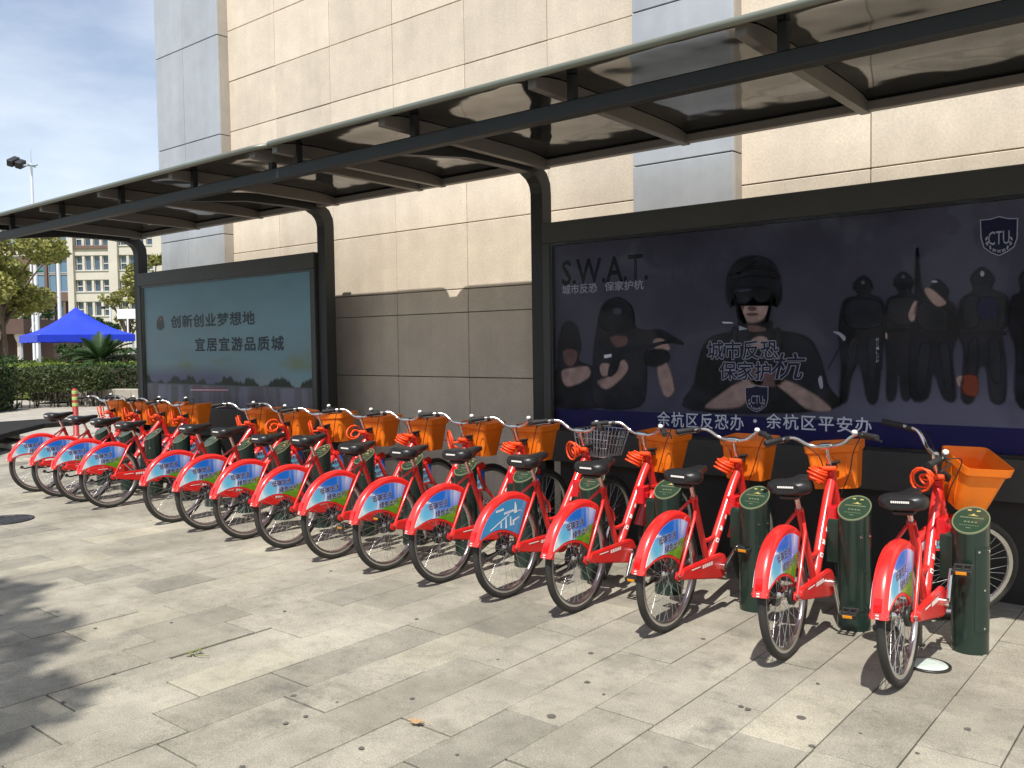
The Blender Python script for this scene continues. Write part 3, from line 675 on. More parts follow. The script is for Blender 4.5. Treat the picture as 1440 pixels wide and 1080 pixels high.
# white streak drawn on the print
for a in ([(240,486),(300,488),(312,496),(250,496)],): flat(P, 'printed_glint', zc(a), 'pp_white', 6, False)
def shield(px, py, w, h, layer):
    def S(pts): return [(px+a*w/2, py+b*h/2) for a, b in pts]
    o = [(-1,-.82),(-.5,-.86),(0,-1),(.5,-.9),(1,-.9),(.97,.1),(.8,.55),(.4,.82),(0,1),(-.4,.86),(-.8,.6),(-.96,.1)]
    flat(P, 'printed_shield', S(o), 'pp_grey', layer, False)
    flat(P, 'printed_shield', S([(a*.94, b*.95) for a, b in o]), 'pp_navy', layer+1, False)
    for s in (-1, 1):
        for k in range(7):
            a = math.radians(200-k*22) if s < 0 else math.radians(-20+k*22)
            cx, cy = .66*math.cos(a), .1+.66*abs(math.sin(a))*(1 if math.sin(a) >= -0.4 else -1)*(1)
            flat(P, 'printed_leaf', S(ell(cx*.98, cy, .12, .05, 8, a+1.0*s)), 'pp_grey', layer+2, False)
shield(1405, 332, 54, 56, 2); shield(1065, 560.5, 33, 38, 8)
def ptext(parent, body, px0, py0, px1, py1, hpx, matn, layer, offset=0.0, spacing=1.0, nm='lettering', slant=0.0):
    """lettering whose first and last glyph sit at the two given pixels of the poster"""
    x0, z0 = on_y(px0, py0, YPO); x1, z1 = on_y(px1, py1, YPO)
    _, za = on_y(px0, py0-hpx/2, YPO); _, zb = on_y(px0, py0+hpx/2, YPO)
    me = text_mesh(body, 1.0, matn, 0.0, None, 'CENTER', spacing)
    xs = np.array([v.co[:] for v in me.vertices]); w = xs[:, 0].max()-xs[:, 0].min(); hh = xs[:, 1].max()-xs[:, 1].min()
    sx = (x1-x0)/w; sz = (za-zb)/hh
    if offset:
        me2 = text_mesh(body, 1.0, matn, offset/sz, None, 'CENTER', spacing); bpy.data.meshes.remove(me); me = me2
    ang = 0.0
    cx = (x0+x1)/2; cz = (z0+z1)/2; mxc = (xs[:, 0].max()+xs[:, 0].min())/2; myc = (xs[:, 1].max()+xs[:, 1].min())/2
    for v in me.vertices:
        a, b = v.co.x-mxc, v.co.y-myc
        v.co = Vector((cx + a*sx + slant*b*sz, YPO-0.0012*layer-v.co.z, cz + b*sz))
    me.update(); return link(nm, me, parent)
ptext(P, 'S.W.A.T.', 791, 383, 911, 376, 34, 'pp_black', 3, 0.006); ptext(P, 'S.W.A.T.', 791, 383, 911, 376, 34, 'pp_glint', 2, 0.012)
ptext(P, '城市反恐', 791, 408, 840, 404, 13, 'pp_grey', 3, 0.001); ptext(P, '保家护杭', 851, 403, 905, 400, 13, 'pp_grey', 3, 0.001)
for (lay, mt, off) in ((9, 'pp_grey', 0.0075), (10, 'pp_navy', 0.002)):
    ptext(P, '城市反恐', 996, 494, 1095, 490, 25, mt, lay, off); ptext(P, '保家护', 1013, 522, 1085, 521, 25, mt, lay, off)
    ptext(P, '杭', 1088, 516, 1132, 514, 36, mt, lay+2, off*0.8, slant=0.25)
ptext(P, '余杭区反恐办', 925, 592, 1046, 591, 21, 'pp_white', 3, 0.0012, 1.15); ptext(P, '余杭区平安办', 1078, 594, 1226, 596, 21, 'pp_white', 3, 0.0012, 1.15)
flat(P, 'caption_dot', ell(1062, 592, 2.6, 2.6), 'pp_white', 3, False)
ptext(P, 'CTU', 1390, 336, 1420, 333, 19, 'pp_grey', 5, 0.0); ptext(P, 'CTU', 1057, 562, 1074, 562, 12, 'pp_grey', 11, 0.0)
for k, ch in enumerate('POLICE'): 
    py = 508-k*6.1; ptext(P, ch, 1232.6, py, 1236.6, py, 4.2, 'pp_grey', 6)
flat(P, 'printed_baton', z7([(410,540),(424,540),(424,720),(410,720)]), 'pp_black', 4, False)
P = BB1
ptext(P, '创新创业梦想地', 241, 456, 358, 443, 17, 'cp_ink', 2, 0.005, 1.1); ptext(P, '宜居宜游品质城', 275, 486, 399, 481, 18, 'cp_ink', 2, 0.005, 1.2)
flat(P, 'printed_logo', [(221,452),(224,446),(228,445),(230,451),(231,460),(226,464),(221,461)], 'cp_ink2', 2); flat(P, 'printed_logo', ell(226, 449, 1.6, 2.0), 'cp_boat', 3)
flat(P, 'printed_boat', [(270,545),(320,546),(318,551),(272,551)], 'cp_boat', 2, False); flat(P, 'printed_boat', [(268,547.5),(322,548),(322,549),(268,549)], 'pp_white', 3, False)

# ================================================================== HIRE BIKES
RW = 0.32; FA = 1.10
BBP = (0.46, 0.285)                       # bottom bracket (y, z)
ST_P = Vector((0, 0.85, 0.82)); ST_D = Vector((0, -0.40, 1.0)).normalized()
def eco_print(nt, p):
    t = NT(nt); x, y0, z0 = t.xyz
    # local print coordinates: same picture on the rear and on the front panel
    yy = t.math('SUBTRACT', y0, t.math('MULTIPLY', t.math('GREATER_THAN', y0, 0.5), FA)); zz = t.math('SUBTRACT', z0, RW)
    gr = t.math('ADD', t.math('MULTIPLY', zz, 1.0), t.math('MULTIPLY', yy, 0.55))
    c = t.mix(t.rng(gr, -0.03, 0.22, 0, 1, True), (0.62, 0.83, 0.88), (0.015, 0.17, 0.66))
    dist = t.math('SQRT', t.math('ADD', t.math('POWER', t.math('ADD', yy, 0.192), 2.0), t.math('POWER', t.math('SUBTRACT', zz, 0.175), 2.0)))
    c = t.mix(t.rng(dist, 0.075, 0.02, 0, 0.85), c, (0.10, 0.55, 0.80))
    c = t.mix(t.rng(t.math('ABSOLUTE', t.math('SUBTRACT', dist, 0.074)), 0.012, 0.0, 0, 0.85), c, (0.85, 0.93, 0.95))
    c = t.mix(t.rng(t.math('ADD', yy, zz), -0.08, -0.22, 0, 0.9), c, (0.80, 0.90, 0.90))
    rays = t.math('MULTIPLY', t.rng(t.noise(14, 2, (1, 1, 0.08)), 0.45, 0.65), t.math('MULTIPLY', t.rng(yy, -0.03, 0.05), t.rng(zz, 0.16, 0.27)))
    c = t.mix(t.math('MULTIPLY', rays, 0.75), c, (0.80, 0.88, 0.95))
    hill = t.math('SUBTRACT', t.math('ADD', 0.176, t.math('MULTIPLY', yy, 0.34)), t.math('MULTIPLY', t.math('POWER', yy, 2.0), 1.3))
    g_ = t.mix(t.rng(t.noise(22, 4), 0.35, 0.65), (0.08, 0.28, 0.02), (0.20, 0.42, 0.03))
    c = t.mix(t.rng(t.math('SUBTRACT', hill, zz), 0.0, 0.006), c, g_)
    nt.links.new(c, p.inputs['Base Color']); p.inputs['Roughness'].default_value = 0.3; p.inputs['Coat Weight'].default_value = 0.3
print_mat('eco_print', eco_print)
mat('skyline_blue', (0.05, 0.30, 0.56), 0.3, var=0.12, scale=7, coat=0.3)

def arcp(r, a0, a1, n): return [(r*math.cos(math.radians(a0+(a1-a0)*i/(n-1))), r*math.sin(math.radians(a0+(a1-a0)*i/(n-1)))) for i in range(n)]
GO, GR = 0.012, 0.350                    # mudguard centre lies a little behind the axle
SK_BOT = smooth_open([(-0.322, 0.068), (-0.292, 0.090), (-0.202, 0.116), (-0.122, 0.122), (-0.052, 0.109), (0.013, 0.082), (0.048, 0.045)], 3)
SKIRT = [(GO+a, b) for a, b in arcp(GR-0.020, 58, 170, 20)] + SK_BOT
PN_BOT = smooth_open([(-0.302, 0.100), (-0.202, 0.130), (-0.122, 0.136), (-0.052, 0.123), (0.013, 0.097), (0.056, 0.075)], 3)
PANEL = [(GO+(0.300+0.030*i/14)*math.cos(math.radians(a)), (0.300+0.030*i/14)*math.sin(math.radians(a))) for i, a in enumerate(np.linspace(64, 161.5, 15))] + PN_BOT
FK_BOT = smooth_open([(-0.322, 0.068), (-0.292, 0.090), (-0.202, 0.114), (-0.122, 0.122), (-0.062, 0.11)], 3)
FSKIRT = [(GO+a, b) for a, b in arcp(GR-0.020, 108, 170, 14)] + FK_BOT
FPANEL = [(GO+(0.305+0.016*i/10)*math.cos(math.radians(a)), (0.305+0.016*i/10)*math.sin(math.radians(a))) for i, a in enumerate(np.linspace(109, 161, 11))] + smooth_open([(-0.297, 0.098), (-0.202, 0.129), (-0.122, 0.136), (-0.077, 0.126)], 3)
def guard(cy, a0, skirt, bot, hw0=0.031, hw1=0.040):
    m = MB(); n = 26; vs = []; fs = []; th = np.linspace(a0, 169.5, n)
    prof = [(-1, GR-0.042), (-1.0, GR-0.022), (-0.86, GR-0.010), (-0.5, GR-0.003), (0, GR), (0.5, GR-0.003), (0.86, GR-0.010), (1.0, GR-0.022), (1, GR-0.042)]
    for i, a in enumerate(th):
        t = (a-58)/117; hw = hw0+(hw1-hw0)*t**2; ca, sa = math.cos(math.radians(a)), math.sin(math.radians(a)); fl = 0.016*max(0, (t-0.8)/0.2)**2
        for (px_, r) in prof: vs.append((px_*hw, cy+GO+(r+fl)*ca, RW+(r+fl)*sa))
    q = len(prof)
    for i in range(n-1):
        for k in range(q-1): fs.append((i*q+k, i*q+k+1, i*q+q+k+1, i*q+q+k))
    m.add(vs, fs, True)
    vs2 = [(v[0]*0.92, cy+(v[1]-cy)*0.985, RW+(v[2]-RW)*0.985) for v in vs]
    m.add(vs2, [f[::-1] for f in fs], True)
    for i in (0, n-1):
        for k in range(q-1):
            m.add([vs[i*q+k], vs[i*q+k+1], vs2[i*q+k+1], vs2[i*q+k]], [(0, 1, 2, 3)])
    for s in (-1, 1):
        x0, x1 = (0.0335, 0.0375) if s > 0 else (-0.0375, -0.0335)
        m.prism([(cy+a, RW+b) for a, b in skirt], x0, x1)
        m.tube([(s*0.0355, cy+a, RW+b+0.002) for a, b in bot], 0.0055, 6)
    return m
def panels(cy, s, poly):
    m = MB(); x0, x1 = (0.0376, 0.0398) if s > 0 else (-0.0398, -0.0376)
    m.prism([(cy+a, RW+b) for a, b in poly], x0, x1); return m
BM = {}
def part(name, mb, matn): BM[name] = (mb.mesh(name, matn))
# ---- frame
f = MB()
main = smooth_open([(0, 0.455, 0.30), (0, 0.50, 0.345), (0, 0.545, 0.41), (0, 0.66, 0.565), (0, 0.77, 0.705), (0, 0.855, 0.80)], 4)
f.tube(main, [0.028]*len(main), 12)
f.tube([(0, 0.452, 0.29), (0, 0.285, 0.70)], 0.0185, 10)
f.tube([ST_P+ST_D*0.03, ST_P-ST_D*0.20], 0.025, 12)
f.tube([ST_P+ST_D*0.03, ST_P+ST_D*0.018], 0.03, 12); f.tube([ST_P-ST_D*0.19, ST_P-ST_D*0.205], 0.03, 12)
f.tube([(-0.035, BBP[0], BBP[1]), (0.035, BBP[0], BBP[1])], 0.026, 12)
for s in (-1, 1):
    f.tube(smooth_open([(s*0.062, 0.0, RW), (s*0.058, 0.22, RW-0.018), (s*0.03, 0.42, RW-0.04)], 4), 0.0105, 8)
    f.tube([(s*0.0665, 0.0, RW), (s*0.064, 0.172, RW+0.285), (s*0.02, 0.275, 0.685)], 0.0095, 8)
    f.prism([(0.03, RW+0.02), (0.045, RW-0.015), (0.0, RW-0.032), (-0.03, RW-0.01), (-0.02, RW+0.022)], s*0.060-0.003, s*0.060+0.003)
f.tube([(0, 0.40, 0.43), (0, 0.46, 0.425), (0, 0.545, 0.435)], 0.0135, 8)
f.tube([(0, 0.292, 0.68), (0, 0.28, 0.71)], 0.023, 10)
part('frame', f, 'red_paint')
m = MB(); m.cbox(0.02, 0.075, 0.655, 0.735, 0.545, 0.665, 0.008); m.cbox(0.073, 0.088, 0.68, 0.72, 0.585, 0.625, 0.005); part('lock_tab', m, 'red_deep')
m = MB(); a = Vector(main[9]); b_ = Vector(main[17]); dv = (b_-a)
dn = dv.normalized(); pn = Vector((0, -dn.z, dn.y))
def strip(m, t, w, l, hole=False, off=0.0):
    # a little white character block curving over the tube's right side
    for (u0, u1, v0, v1) in (((-.5, .5, .25, .5), (-.5, .5, -.5, -.25), (-.5, -.25, -.25, .25), (.25, .5, -.25, .25)) if hole else ((-.5, .5, -.5, -.15), (-.5, .4, 0.0, .2), (-.2, .5, .3, .5), (-.1, .15, -.15, .3))):
        n = 3; vs = []
        for i in range(n+1):
            ph = (u0+(u1-u0)*i/n)*w + off
            for vv in (v0, v1):
                p = a + dv*t + dn*(vv*l) + (Vector((1, 0, 0))*math.cos(ph) + pn*math.sin(ph))*0.0287
                vs.append(p)
        m.add(vs, [(2*i, 2*i+1, 2*i+3, 2*i+2) for i in range(n)])
for k, t in enumerate((-0.12, 0.10, 0.32, 0.54)): strip(m, t, 0.8, 0.026, k == 0, 0.45)
part('frame_lettering', m, 'white_print')
# ---- saddle and post
m = MB(); m.tube([(0, 0.31, 0.64), (0, 0.232, 0.822)], 0.0135, 10); part('seat_post', m, 'chrome')
m = MB(); secs = [(0.10, 0.070, 0.862, .052), (0.112, 0.096, 0.873, .072), (0.14, 0.112, 0.881, .086), (0.18, 0.113, 0.881, .092), (0.22, 0.096, 0.875, .086), (0.265, 0.064, 0.872, .070), (0.315, 0.043, 0.875, .058), (0.365, 0.035, 0.879, .048), (0.395, 0.027, 0.876, .036), (0.404, 0.010, 0.868, .020)]
vs = []; n = 16
for (y, w, zt, dp) in secs:
    for k in range(n):
        a_ = 2*math.pi*k/n; c_, s_ = math.cos(a_), math.sin(a_)
        zz = zt-dp*0.45 + (0.45*dp if s_ > 0 else 0.55*dp)*math.copysign(abs(s_)**0.7, s_) - (0.006*max(0, 1-abs(c_)*2.2) if s_ > 0 else 0)
        vs.append((w*math.copysign(abs(c_)**0.75, c_), y, zz))
fs = [(i*n+k, i*n+(k+1) % n, i*n+n+(k+1) % n, i*n+n+k) for i in range(len(secs)-1) for k in range(n)]
m.add(vs, fs, True); m.add(vs[:n], [tuple(range(n))], True); m.add(vs[-n:], [tuple(range(n))[::-1]], True)
part('saddle', m, 'saddle_vinyl')
m = MB()
for k in range(9): m.cbox(-0.042+k*0.0094, -0.042+k*0.0094+0.0072, 0.095, 0.1005, 0.838, 0.848, 0.001)
part('saddle_lettering', m, 'white_print')
m = MB()
for s in (-1, 1): m.tube(smooth_open([(s*0.05, 0.14, 0.80), (s*0.035, 0.19, 0.788), (s*0.022, 0.28, 0.798), (s*0.012, 0.35, 0.83)], 4), 0.0045, 6)
m.cbox(-0.03, 0.03, 0.21, 0.26, 0.782, 0.828, 0.005); m.cbox(-0.05, 0.05, 0.13, 0.20, 0.775, 0.80, 0.01)
part('saddle_rails', m, 'black_plastic')
# ---- chain case, cranks, pedals
def hull2(c0, r0, c1, r1, n=14):
    d = (c1[0]-c0[0], c1[1]-c0[1]); L = math.hypot(*d); a = math.atan2(d[1], d[0]); be = math.acos((r0-r1)/L)
    p = [(c0[0]+r0*math.cos(a+be+(2*math.pi-2*be)*i/n), c0[1]+r0*math.sin(a+be+(2*math.pi-2*be)*i/n)) for i in range(n+1)]
    return p + [(c1[0]+r1*math.cos(a-be+2*be*i/n), c1[1]+r1*math.sin(a-be+2*be*i/n)) for i in range(n+1)]
m = MB(); o_ = hull2((0.03, RW+0.005), 0.030, BBP, 0.074); i_ = hull2((0.03, RW+0.005), 0.024, BBP, 0.066)
m.prism(o_, 0.068, 0.084); m.prism(i_, 0.0841, 0.090); part('chain_case', m, 'red_paint')
m = MB(); m.cbox(0.0905, 0.0915, 0.10, 0.20, RW+0.010, RW+0.016, 0.0003)
for k in range(5): m.cbox(0.0905, 0.0915, 0.225+k*0.025, 0.225+k*0.025+0.018, RW-0.004, RW+0.016, 0.0003)
part('case_lettering', m, 'white_print')
def crank(s):
    m = MB(); x = 0.094*s
    m.tube([(x-0.006*s, BBP[0], BBP[1]), (x+0.022*s, BBP[0], BBP[1])], 0.022, 12)
    m.tube([(x+0.012*s, BBP[0], BBP[1]), (x+0.024*s, BBP[0]+0.165*s, BBP[1])], [0.0125, 0.0095], 8)
    return m
part('crank_r', crank(1), 'chrome'); part('crank_l', crank(-1), 'chrome')
def pedal(s):
    m = MB(); x0, x1 = 0.125*s, 0.215*s; y, z = BBP[0]+0.165*s, BBP[1]
    xa, xb = min(x0, x1), max(x0, x1)
    for (ya, yb) in ((y-0.042, y-0.028), (y+0.028, y+0.042)): m.cbox(xa, xb, ya, yb, z-0.013, z+0.013, 0.003)
    for (xc, xd) in ((xa, xa+0.013), (xb-0.013, xb), ((xa+xb)/2-0.007, (xa+xb)/2+0.007)): m.cbox(xc, xd, y-0.0285, y+0.0285, z-0.010, z+0.010, 0.003)
    m.tube([(xa, y, z), (xb, y, z)], 0.008, 8)
    return m
part('pedal_r', pedal(1), 'black_plastic'); part('pedal_l', pedal(-1), 'black_plastic')
m = MB(); y = BBP[0]+0.165; m.cbox(0.145, 0.195, y-0.0445, y-0.0415, BBP[1]-0.008, BBP[1]+0.008, 0.001); part('pedal_reflector', m, 'lens_amber')
# ---- wheels (built about the rear axle, copied to the front)
def wheel_meshes(cy, tagn):
    m = MB(); prof = [(RW-0.040, -0.011), (RW-0.030, -0.0175), (RW-0.018, -0.020), (RW-0.006, -0.0135), (RW, 0), (RW-0.006, 0.0135), (RW-0.018, 0.020), (RW-0.030, 0.0175), (RW-0.040, 0.011)]
    m.lathe(prof, 'x', (0, cy, RW), 44); part('tyre_'+tagn, m, 'tyre_rubber')
    m = MB(); r0 = RW-0.034; m.lathe([(r0, -0.013), (r0-0.006, -0.0145), (r0-0.020, -0.0135), (r0-0.027, -0.006), (r0-0.027, 0.006), (r0-0.020, 0.0135), (r0-0.006, 0.0145), (r0, 0.013)], 'x', (0, cy, RW), 44); part('rim_'+tagn, m, 'alloy')
    m = MB(); ns = 32
    for k in range(ns):
        a_ = 2*math.pi*k/ns; sd = 1 if k % 2 else -1; off = (0.95 if (k//2) % 2 else -0.95)
        m.tube([(sd*0.026, cy+0.028*math.cos(a_+off), RW+0.028*math.sin(a_+off)), (0, cy+(r0-0.02)*math.cos(a_), RW+(r0-0.02)*math.sin(a_))], 0.0014, 3, caps=False)
    part('spokes_'+tagn, m, 'spoke_steel')
    m = MB(); m.tube([(-0.078, cy, RW), (0.078, cy, RW)], 0.006, 8); m.lathe([(0.012, -0.05), (0.030, -0.028), (0.016, -0.022), (0.016, 0.022), (0.030, 0.028), (0.012, 0.05)], 'x', (0, cy, RW), 16)
    m.tube([(0.066, cy, RW), (0.080, cy, RW)], 0.011, 6); m.tube([(-0.080, cy, RW), (-0.066, cy, RW)], 0.011, 6)
    part('hub_'+tagn, m, 'chrome')
wheel_meshes(0.0, 'rear'); wheel_meshes(FA, 'front')
m = MB(); m.lathe([(0.0, -0.060), (0.052, -0.060), (0.062, -0.054), (0.062, -0.032), (0.0, -0.032)], 'x', (0, 0, RW), 18); m.lathe([(0.0, 0.030), (0.046, 0.030), (0.046, 0.050), (0, 0.050)], 'x', (0, 0, RW), 16)
m.tube([(-0.055, -0.02, RW-0.03), (-0.06, -0.13, RW-0.045), (-0.055, -0.16, RW-0.03)], 0.008, 6); m.tube([(-0.055, -0.155, RW-0.035), (-0.055, -0.175, RW-0.02)], 0.017, 8)
m.tube([(-0.06, -0.02, RW), (-0.062, 0.25, RW-0.02)], 0.004, 5); part('hub_brake', m, 'dark_steel')
m = MB(); m.tube(smooth_open([(-0.07, 0.01, RW-0.01), (-0.09, 0.06, RW-0.06), (-0.10, 0.24, RW-0.05), (-0.10, 0.33, RW-0.055)], 4), 0.0075, 8); part('kickstand', m, 'dark_steel')
# ---- mudguards
part('mudguard_rear', guard(0.0, 58, SKIRT, SK_BOT), 'red_paint'); part('mudguard_front', guard(FA, 104, FSKIRT, FK_BOT), 'red_paint')
for nm, cy in (('rear', 0.0), ('front', FA)):
    for s, k in ((1, 'r'), (-1, 'l')): part('panel_%s_%s' % (nm, k), panels(cy, s, PANEL if nm == 'rear' else FPANEL), 'eco_print')
for nm, cy in (('rear', 0.0), ('front', FA)):
    mm = []
    for lay, mt, off in ((0.0401, 'white_print', 0.0024), (0.0406, 'navy_print', 0.0011)):
        for body, yc, zc_ in ((('低碳生活', -0.082, 0.218), ('绿色出行', -0.018, 0.163)) if nm == 'rear' else (('低碳生活', -0.195, 0.218), ('绿色出行', -0.18, 0.165))):
            mm.append((mt, text_mesh(body, 0.046 if nm == 'rear' else 0.034, mt, off, frame_mtx((lay, cy+yc, RW+zc_), (0, 1, 0.06), (0, -0.06, 1)))))
    for q_, (mt, me) in enumerate(mm): BM['slogan_%s_%d' % (nm, q_)] = me
def tail(cy, z0, z1, dx, name, mt):
    m = MB(); hw = 0.017
    vs = []
    for a in np.linspace(z0, z1, 5):
        ca, sa = math.cos(math.radians(a)), math.sin(math.radians(a))
        for x in (-hw, hw): vs.append((x, cy+GO+(GR+.0025)*ca, RW+(GR+.0025)*sa))
        for x in (-hw, hw): vs.append((x, cy+GO+(GR+.0025+dx)*ca, RW+(GR+.0025+dx)*sa))
    fs = []
    for i in range(4):
        b = i*4; fs += [(b+2, b+3, b+7, b+6), (b, b+2, b+6, b+4), (b+3, b+1, b+5, b+7)]
    fs += [(0, 1, 3, 2), (16, 18, 19, 17)]
    m.add(vs, fs); part(name, m, mt)
tail(0.0, 155, 164, 0.006, 'tail_reflector', 'lens_red')
m = MB()
for a in (166.5, 168.5):
    ca, sa = math.cos(math.radians(a)), math.sin(math.radians(a)); m.cbox(-0.007, 0.007, GO+(GR+.009)*ca-0.0045, GO+(GR+.009)*ca+0.002, RW+(GR+.009)*sa-0.003, RW+(GR+.009)*sa+0.003, 0.0008)
part('guard_lettering', m, 'white_print')
# ---- skyline panel of one bike
m = MB()
def sk(pts): m.prism([(a, RW+b*0.93) for a, b in [(c+0.046, d) for c, d in pts]], 0.0401, 0.0406)
sk([(-0.255, 0.150), (-0.075, 0.232), (-0.075, 0.238), (-0.258, 0.156)])
sk([(-0.03, 0.235), (-0.02, 0.305), (-0.015, 0.31), (-0.005, 0.28), (-0.002, 0.235)]); sk([(-0.16, 0.115+0.04), (-0.157, 0.20), (-0.150, 0.20), (-0.148, 0.155)]); sk([(-0.115, 0.145), (-0.112, 0.215), (-0.104, 0.215), (-0.100, 0.145)])
sk([(-0.07, 0.155), (-0.068, 0.215), (-0.060, 0.22), (-0.055, 0.155)]); sk([(-0.045, 0.155), (-0.042, 0.19), (0.02, 0.205), (0.022, 0.2), (-0.03, 0.18), (-0.03, 0.155)])
sk([(0.0, 0.24), (0.03, 0.245), (0.05, 0.232), (0.05, 0.236), (0.03, 0.249), (0.0, 0.244)])
for r_, (y0, z0, n) in enumerate(((-0.20, 0.262, 4), (-0.125, 0.238, 5))):
    for k in range(n): sk([(y0+k*0.019, z0+k*0.002), (y0+k*0.019+0.014, z0+k*0.002+0.001), (y0+k*0.019+0.013, z0+k*0.002+0.016), (y0+k*0.019+0.001, z0+k*0.002+0.015)])
part('skyline_print', m, 'white_print')
me = panels(0.0, 1, PANEL).mesh('panel_skyline', 'skyline_blue'); BM['panel_skyline'] = me
# ---- steering: fork, stem + bars, basket
m = MB(); crown = ST_P-ST_D*0.215
m.tube([(-0.045, crown.y, crown.z), (0.045, crown.y, crown.z)], 0.02, 10)
for s in (-1, 1): m.tube(smooth_open([(s*0.045, crown.y, crown.z), (s*0.056, crown.y+0.075, 0.47), (s*0.066, FA-0.02, 0.38), (s*0.068, FA, RW)], 4), [0.014]*9+[0.012]*4, 8)
part('fork', m, 'red_paint')
top = ST_P+ST_D*0.185
m = MB(); m.tube([ST_P+ST_D*0.02, top], 0.0125, 10); m.tube([(-0.03, top.y, top.z), (0.03, top.y, top.z)], 0.019, 12)
half_bar = [(0, 0, 0), (0.055, 0, 0), (0.10, -0.004, 0.014), (0.145, -0.016, 0.046), (0.18, -0.032, 0.060), (0.225, -0.075, 0.058), (0.30, -0.165, 0.046)]
bar = [(-x, y, z) for x, y, z in half_bar[:0:-1]] + half_bar
bar = smooth_open([(x, top.y+y, top.z+z) for x, y, z in bar], 4)
m.tube(bar, 0.0115, 10); part('handlebar', m, 'chrome')
gp = Vector((0.225, top.y-0.075, top.z+0.058)); ge = Vector((0.303, top.y-0.168, top.z+0.0455))
for s, k in ((1, 'r'), (-1, 'l')):
    a_ = Vector((s*gp.x, gp.y, gp.z)); e_ = Vector((s*ge.x, ge.y, ge.z))
    m = MB(); m.tube([a_+(e_-a_)*t for t in (0.05, 0.1, 0.5, 0.95, 1.0)], [0.014, 0.0165, 0.0155, 0.0175, 0.014], 10); part('grip_'+k, m, 'black_rubber')
    c_ = Vector((s*0.205, top.y-0.055, top.z+0.055)); m = MB(); m.tube([c_+Vector((s*-.008, .008, 0)), c_+Vector((s*.010, -.010, 0))], 0.0185, 10)
    m.tube(smooth_open([c_+Vector((0, 0.012, -0.01)), c_+Vector((s*0.02, 0.035, -0.02)), c_+Vector((s*0.07, -0.01, -0.025)), c_+Vector((s*0.11, -0.055, -0.035))], 4), 0.0055, 6); part('brake_'+k, m, 'black_plastic')
m = MB(); c_ = Vector((0.165, top.y-0.026, top.z+0.062)); m.lathe([(0.0, 0.024), (0.010, 0.022), (0.015, 0.016), (0.017, 0.005), (0.011, 0.0)], 'z', c_, 14); part('bell', m, 'white_print')
m = MB()
m.tube(smooth_open([(0.20, top.y-0.03, top.z+0.05), (0.19, top.y+0.05, top.z+0.05), (0.13, top.y+0.085, top.z-0.05), (0.10, top.y+0.085, top.z-0.16), (0.03, top.y+0.13, top.z-0.30)], 5), 0.003, 5)
m.tube(smooth_open([(-0.20, top.y-0.03, top.z+0.05), (-0.17, top.y+0.04, top.z+0.03), (-0.06, top.y+0.06, top.z-0.06), (-0.035, top.y+0.07, top.z-0.2), (-0.03, top.y+0.13, top.z-0.32)], 5), 0.003, 5)
part('cables', m, 'black_rubber')
def basket_mesh():
    m = MB(); n = 6
    def ring(hw, y0, y1, z, r, tilt=0.0):
        pts = []
        for (cx, cy, a0) in ((hw-r, y1-r, 0), (-hw+r, y1-r, 90), (-hw+r, y0+r, 180), (hw-r, y0+r, 270)):
            for k in range(n+1):
                a = math.radians(a0+90*k/n); x, y = cx+r*math.cos(a), cy+r*math.sin(a); pts.append((x, y, z+tilt*(y-y0)))
        return pts
    rings = [ring(0.122, 0.925, 1.085, 0.725, 0.03), ring(0.130, 0.915, 1.10, 0.80, 0.03), ring(0.142, 0.905, 1.125, 0.93, 0.03, 0.02), ring(0.154, 0.895, 1.145, 0.942, 0.032, 0.04), ring(0.157, 0.892, 1.15, 0.982, 0.032, 0.05), ring(0.151, 0.898, 1.144, 0.981, 0.03, 0.05), ring(0.136, 0.911, 1.12, 0.93, 0.026, 0.02), ring(0.117, 0.930, 1.08, 0.732, 0.026)]
    q = len(rings[0]); vs = [p for r_ in rings for p in r_]; fs = []
    for i in range(len(rings)-1):
        for k in range(q): fs.append((i*q+k, i*q+(k+1) % q, i*q+q+(k+1) % q, i*q+q+k))
    m.add(vs, fs); m.add(rings[0], [tuple(range(q))[::-1]]); m.add(rings[-1], [tuple(range(q))])
    # moulded ribs on the back and side faces
    for x in (-0.075, 0.0, 0.075): m.prism([(0.9235, 0.74), (0.9085, 0.80), (0.8985, 0.925), (0.902, 0.925), (0.918, 0.80), (0.93, 0.74)], x-0.004, x+0.004)
    return m
part('basket', basket_mesh(), 'orange_plastic')
m = MB(); m.cbox(-0.03, 0.03, 0.868, 0.898, 0.845, 0.885, 0.005); m.tube([(0, 0.80, 0.875), (0, 0.88, 0.868)], 0.01, 8); m.tube([(-0.02, 0.87, 0.878), (0.05, 0.87, 0.89)], 0.009, 8); part('basket_bracket', m, 'black_plastic')
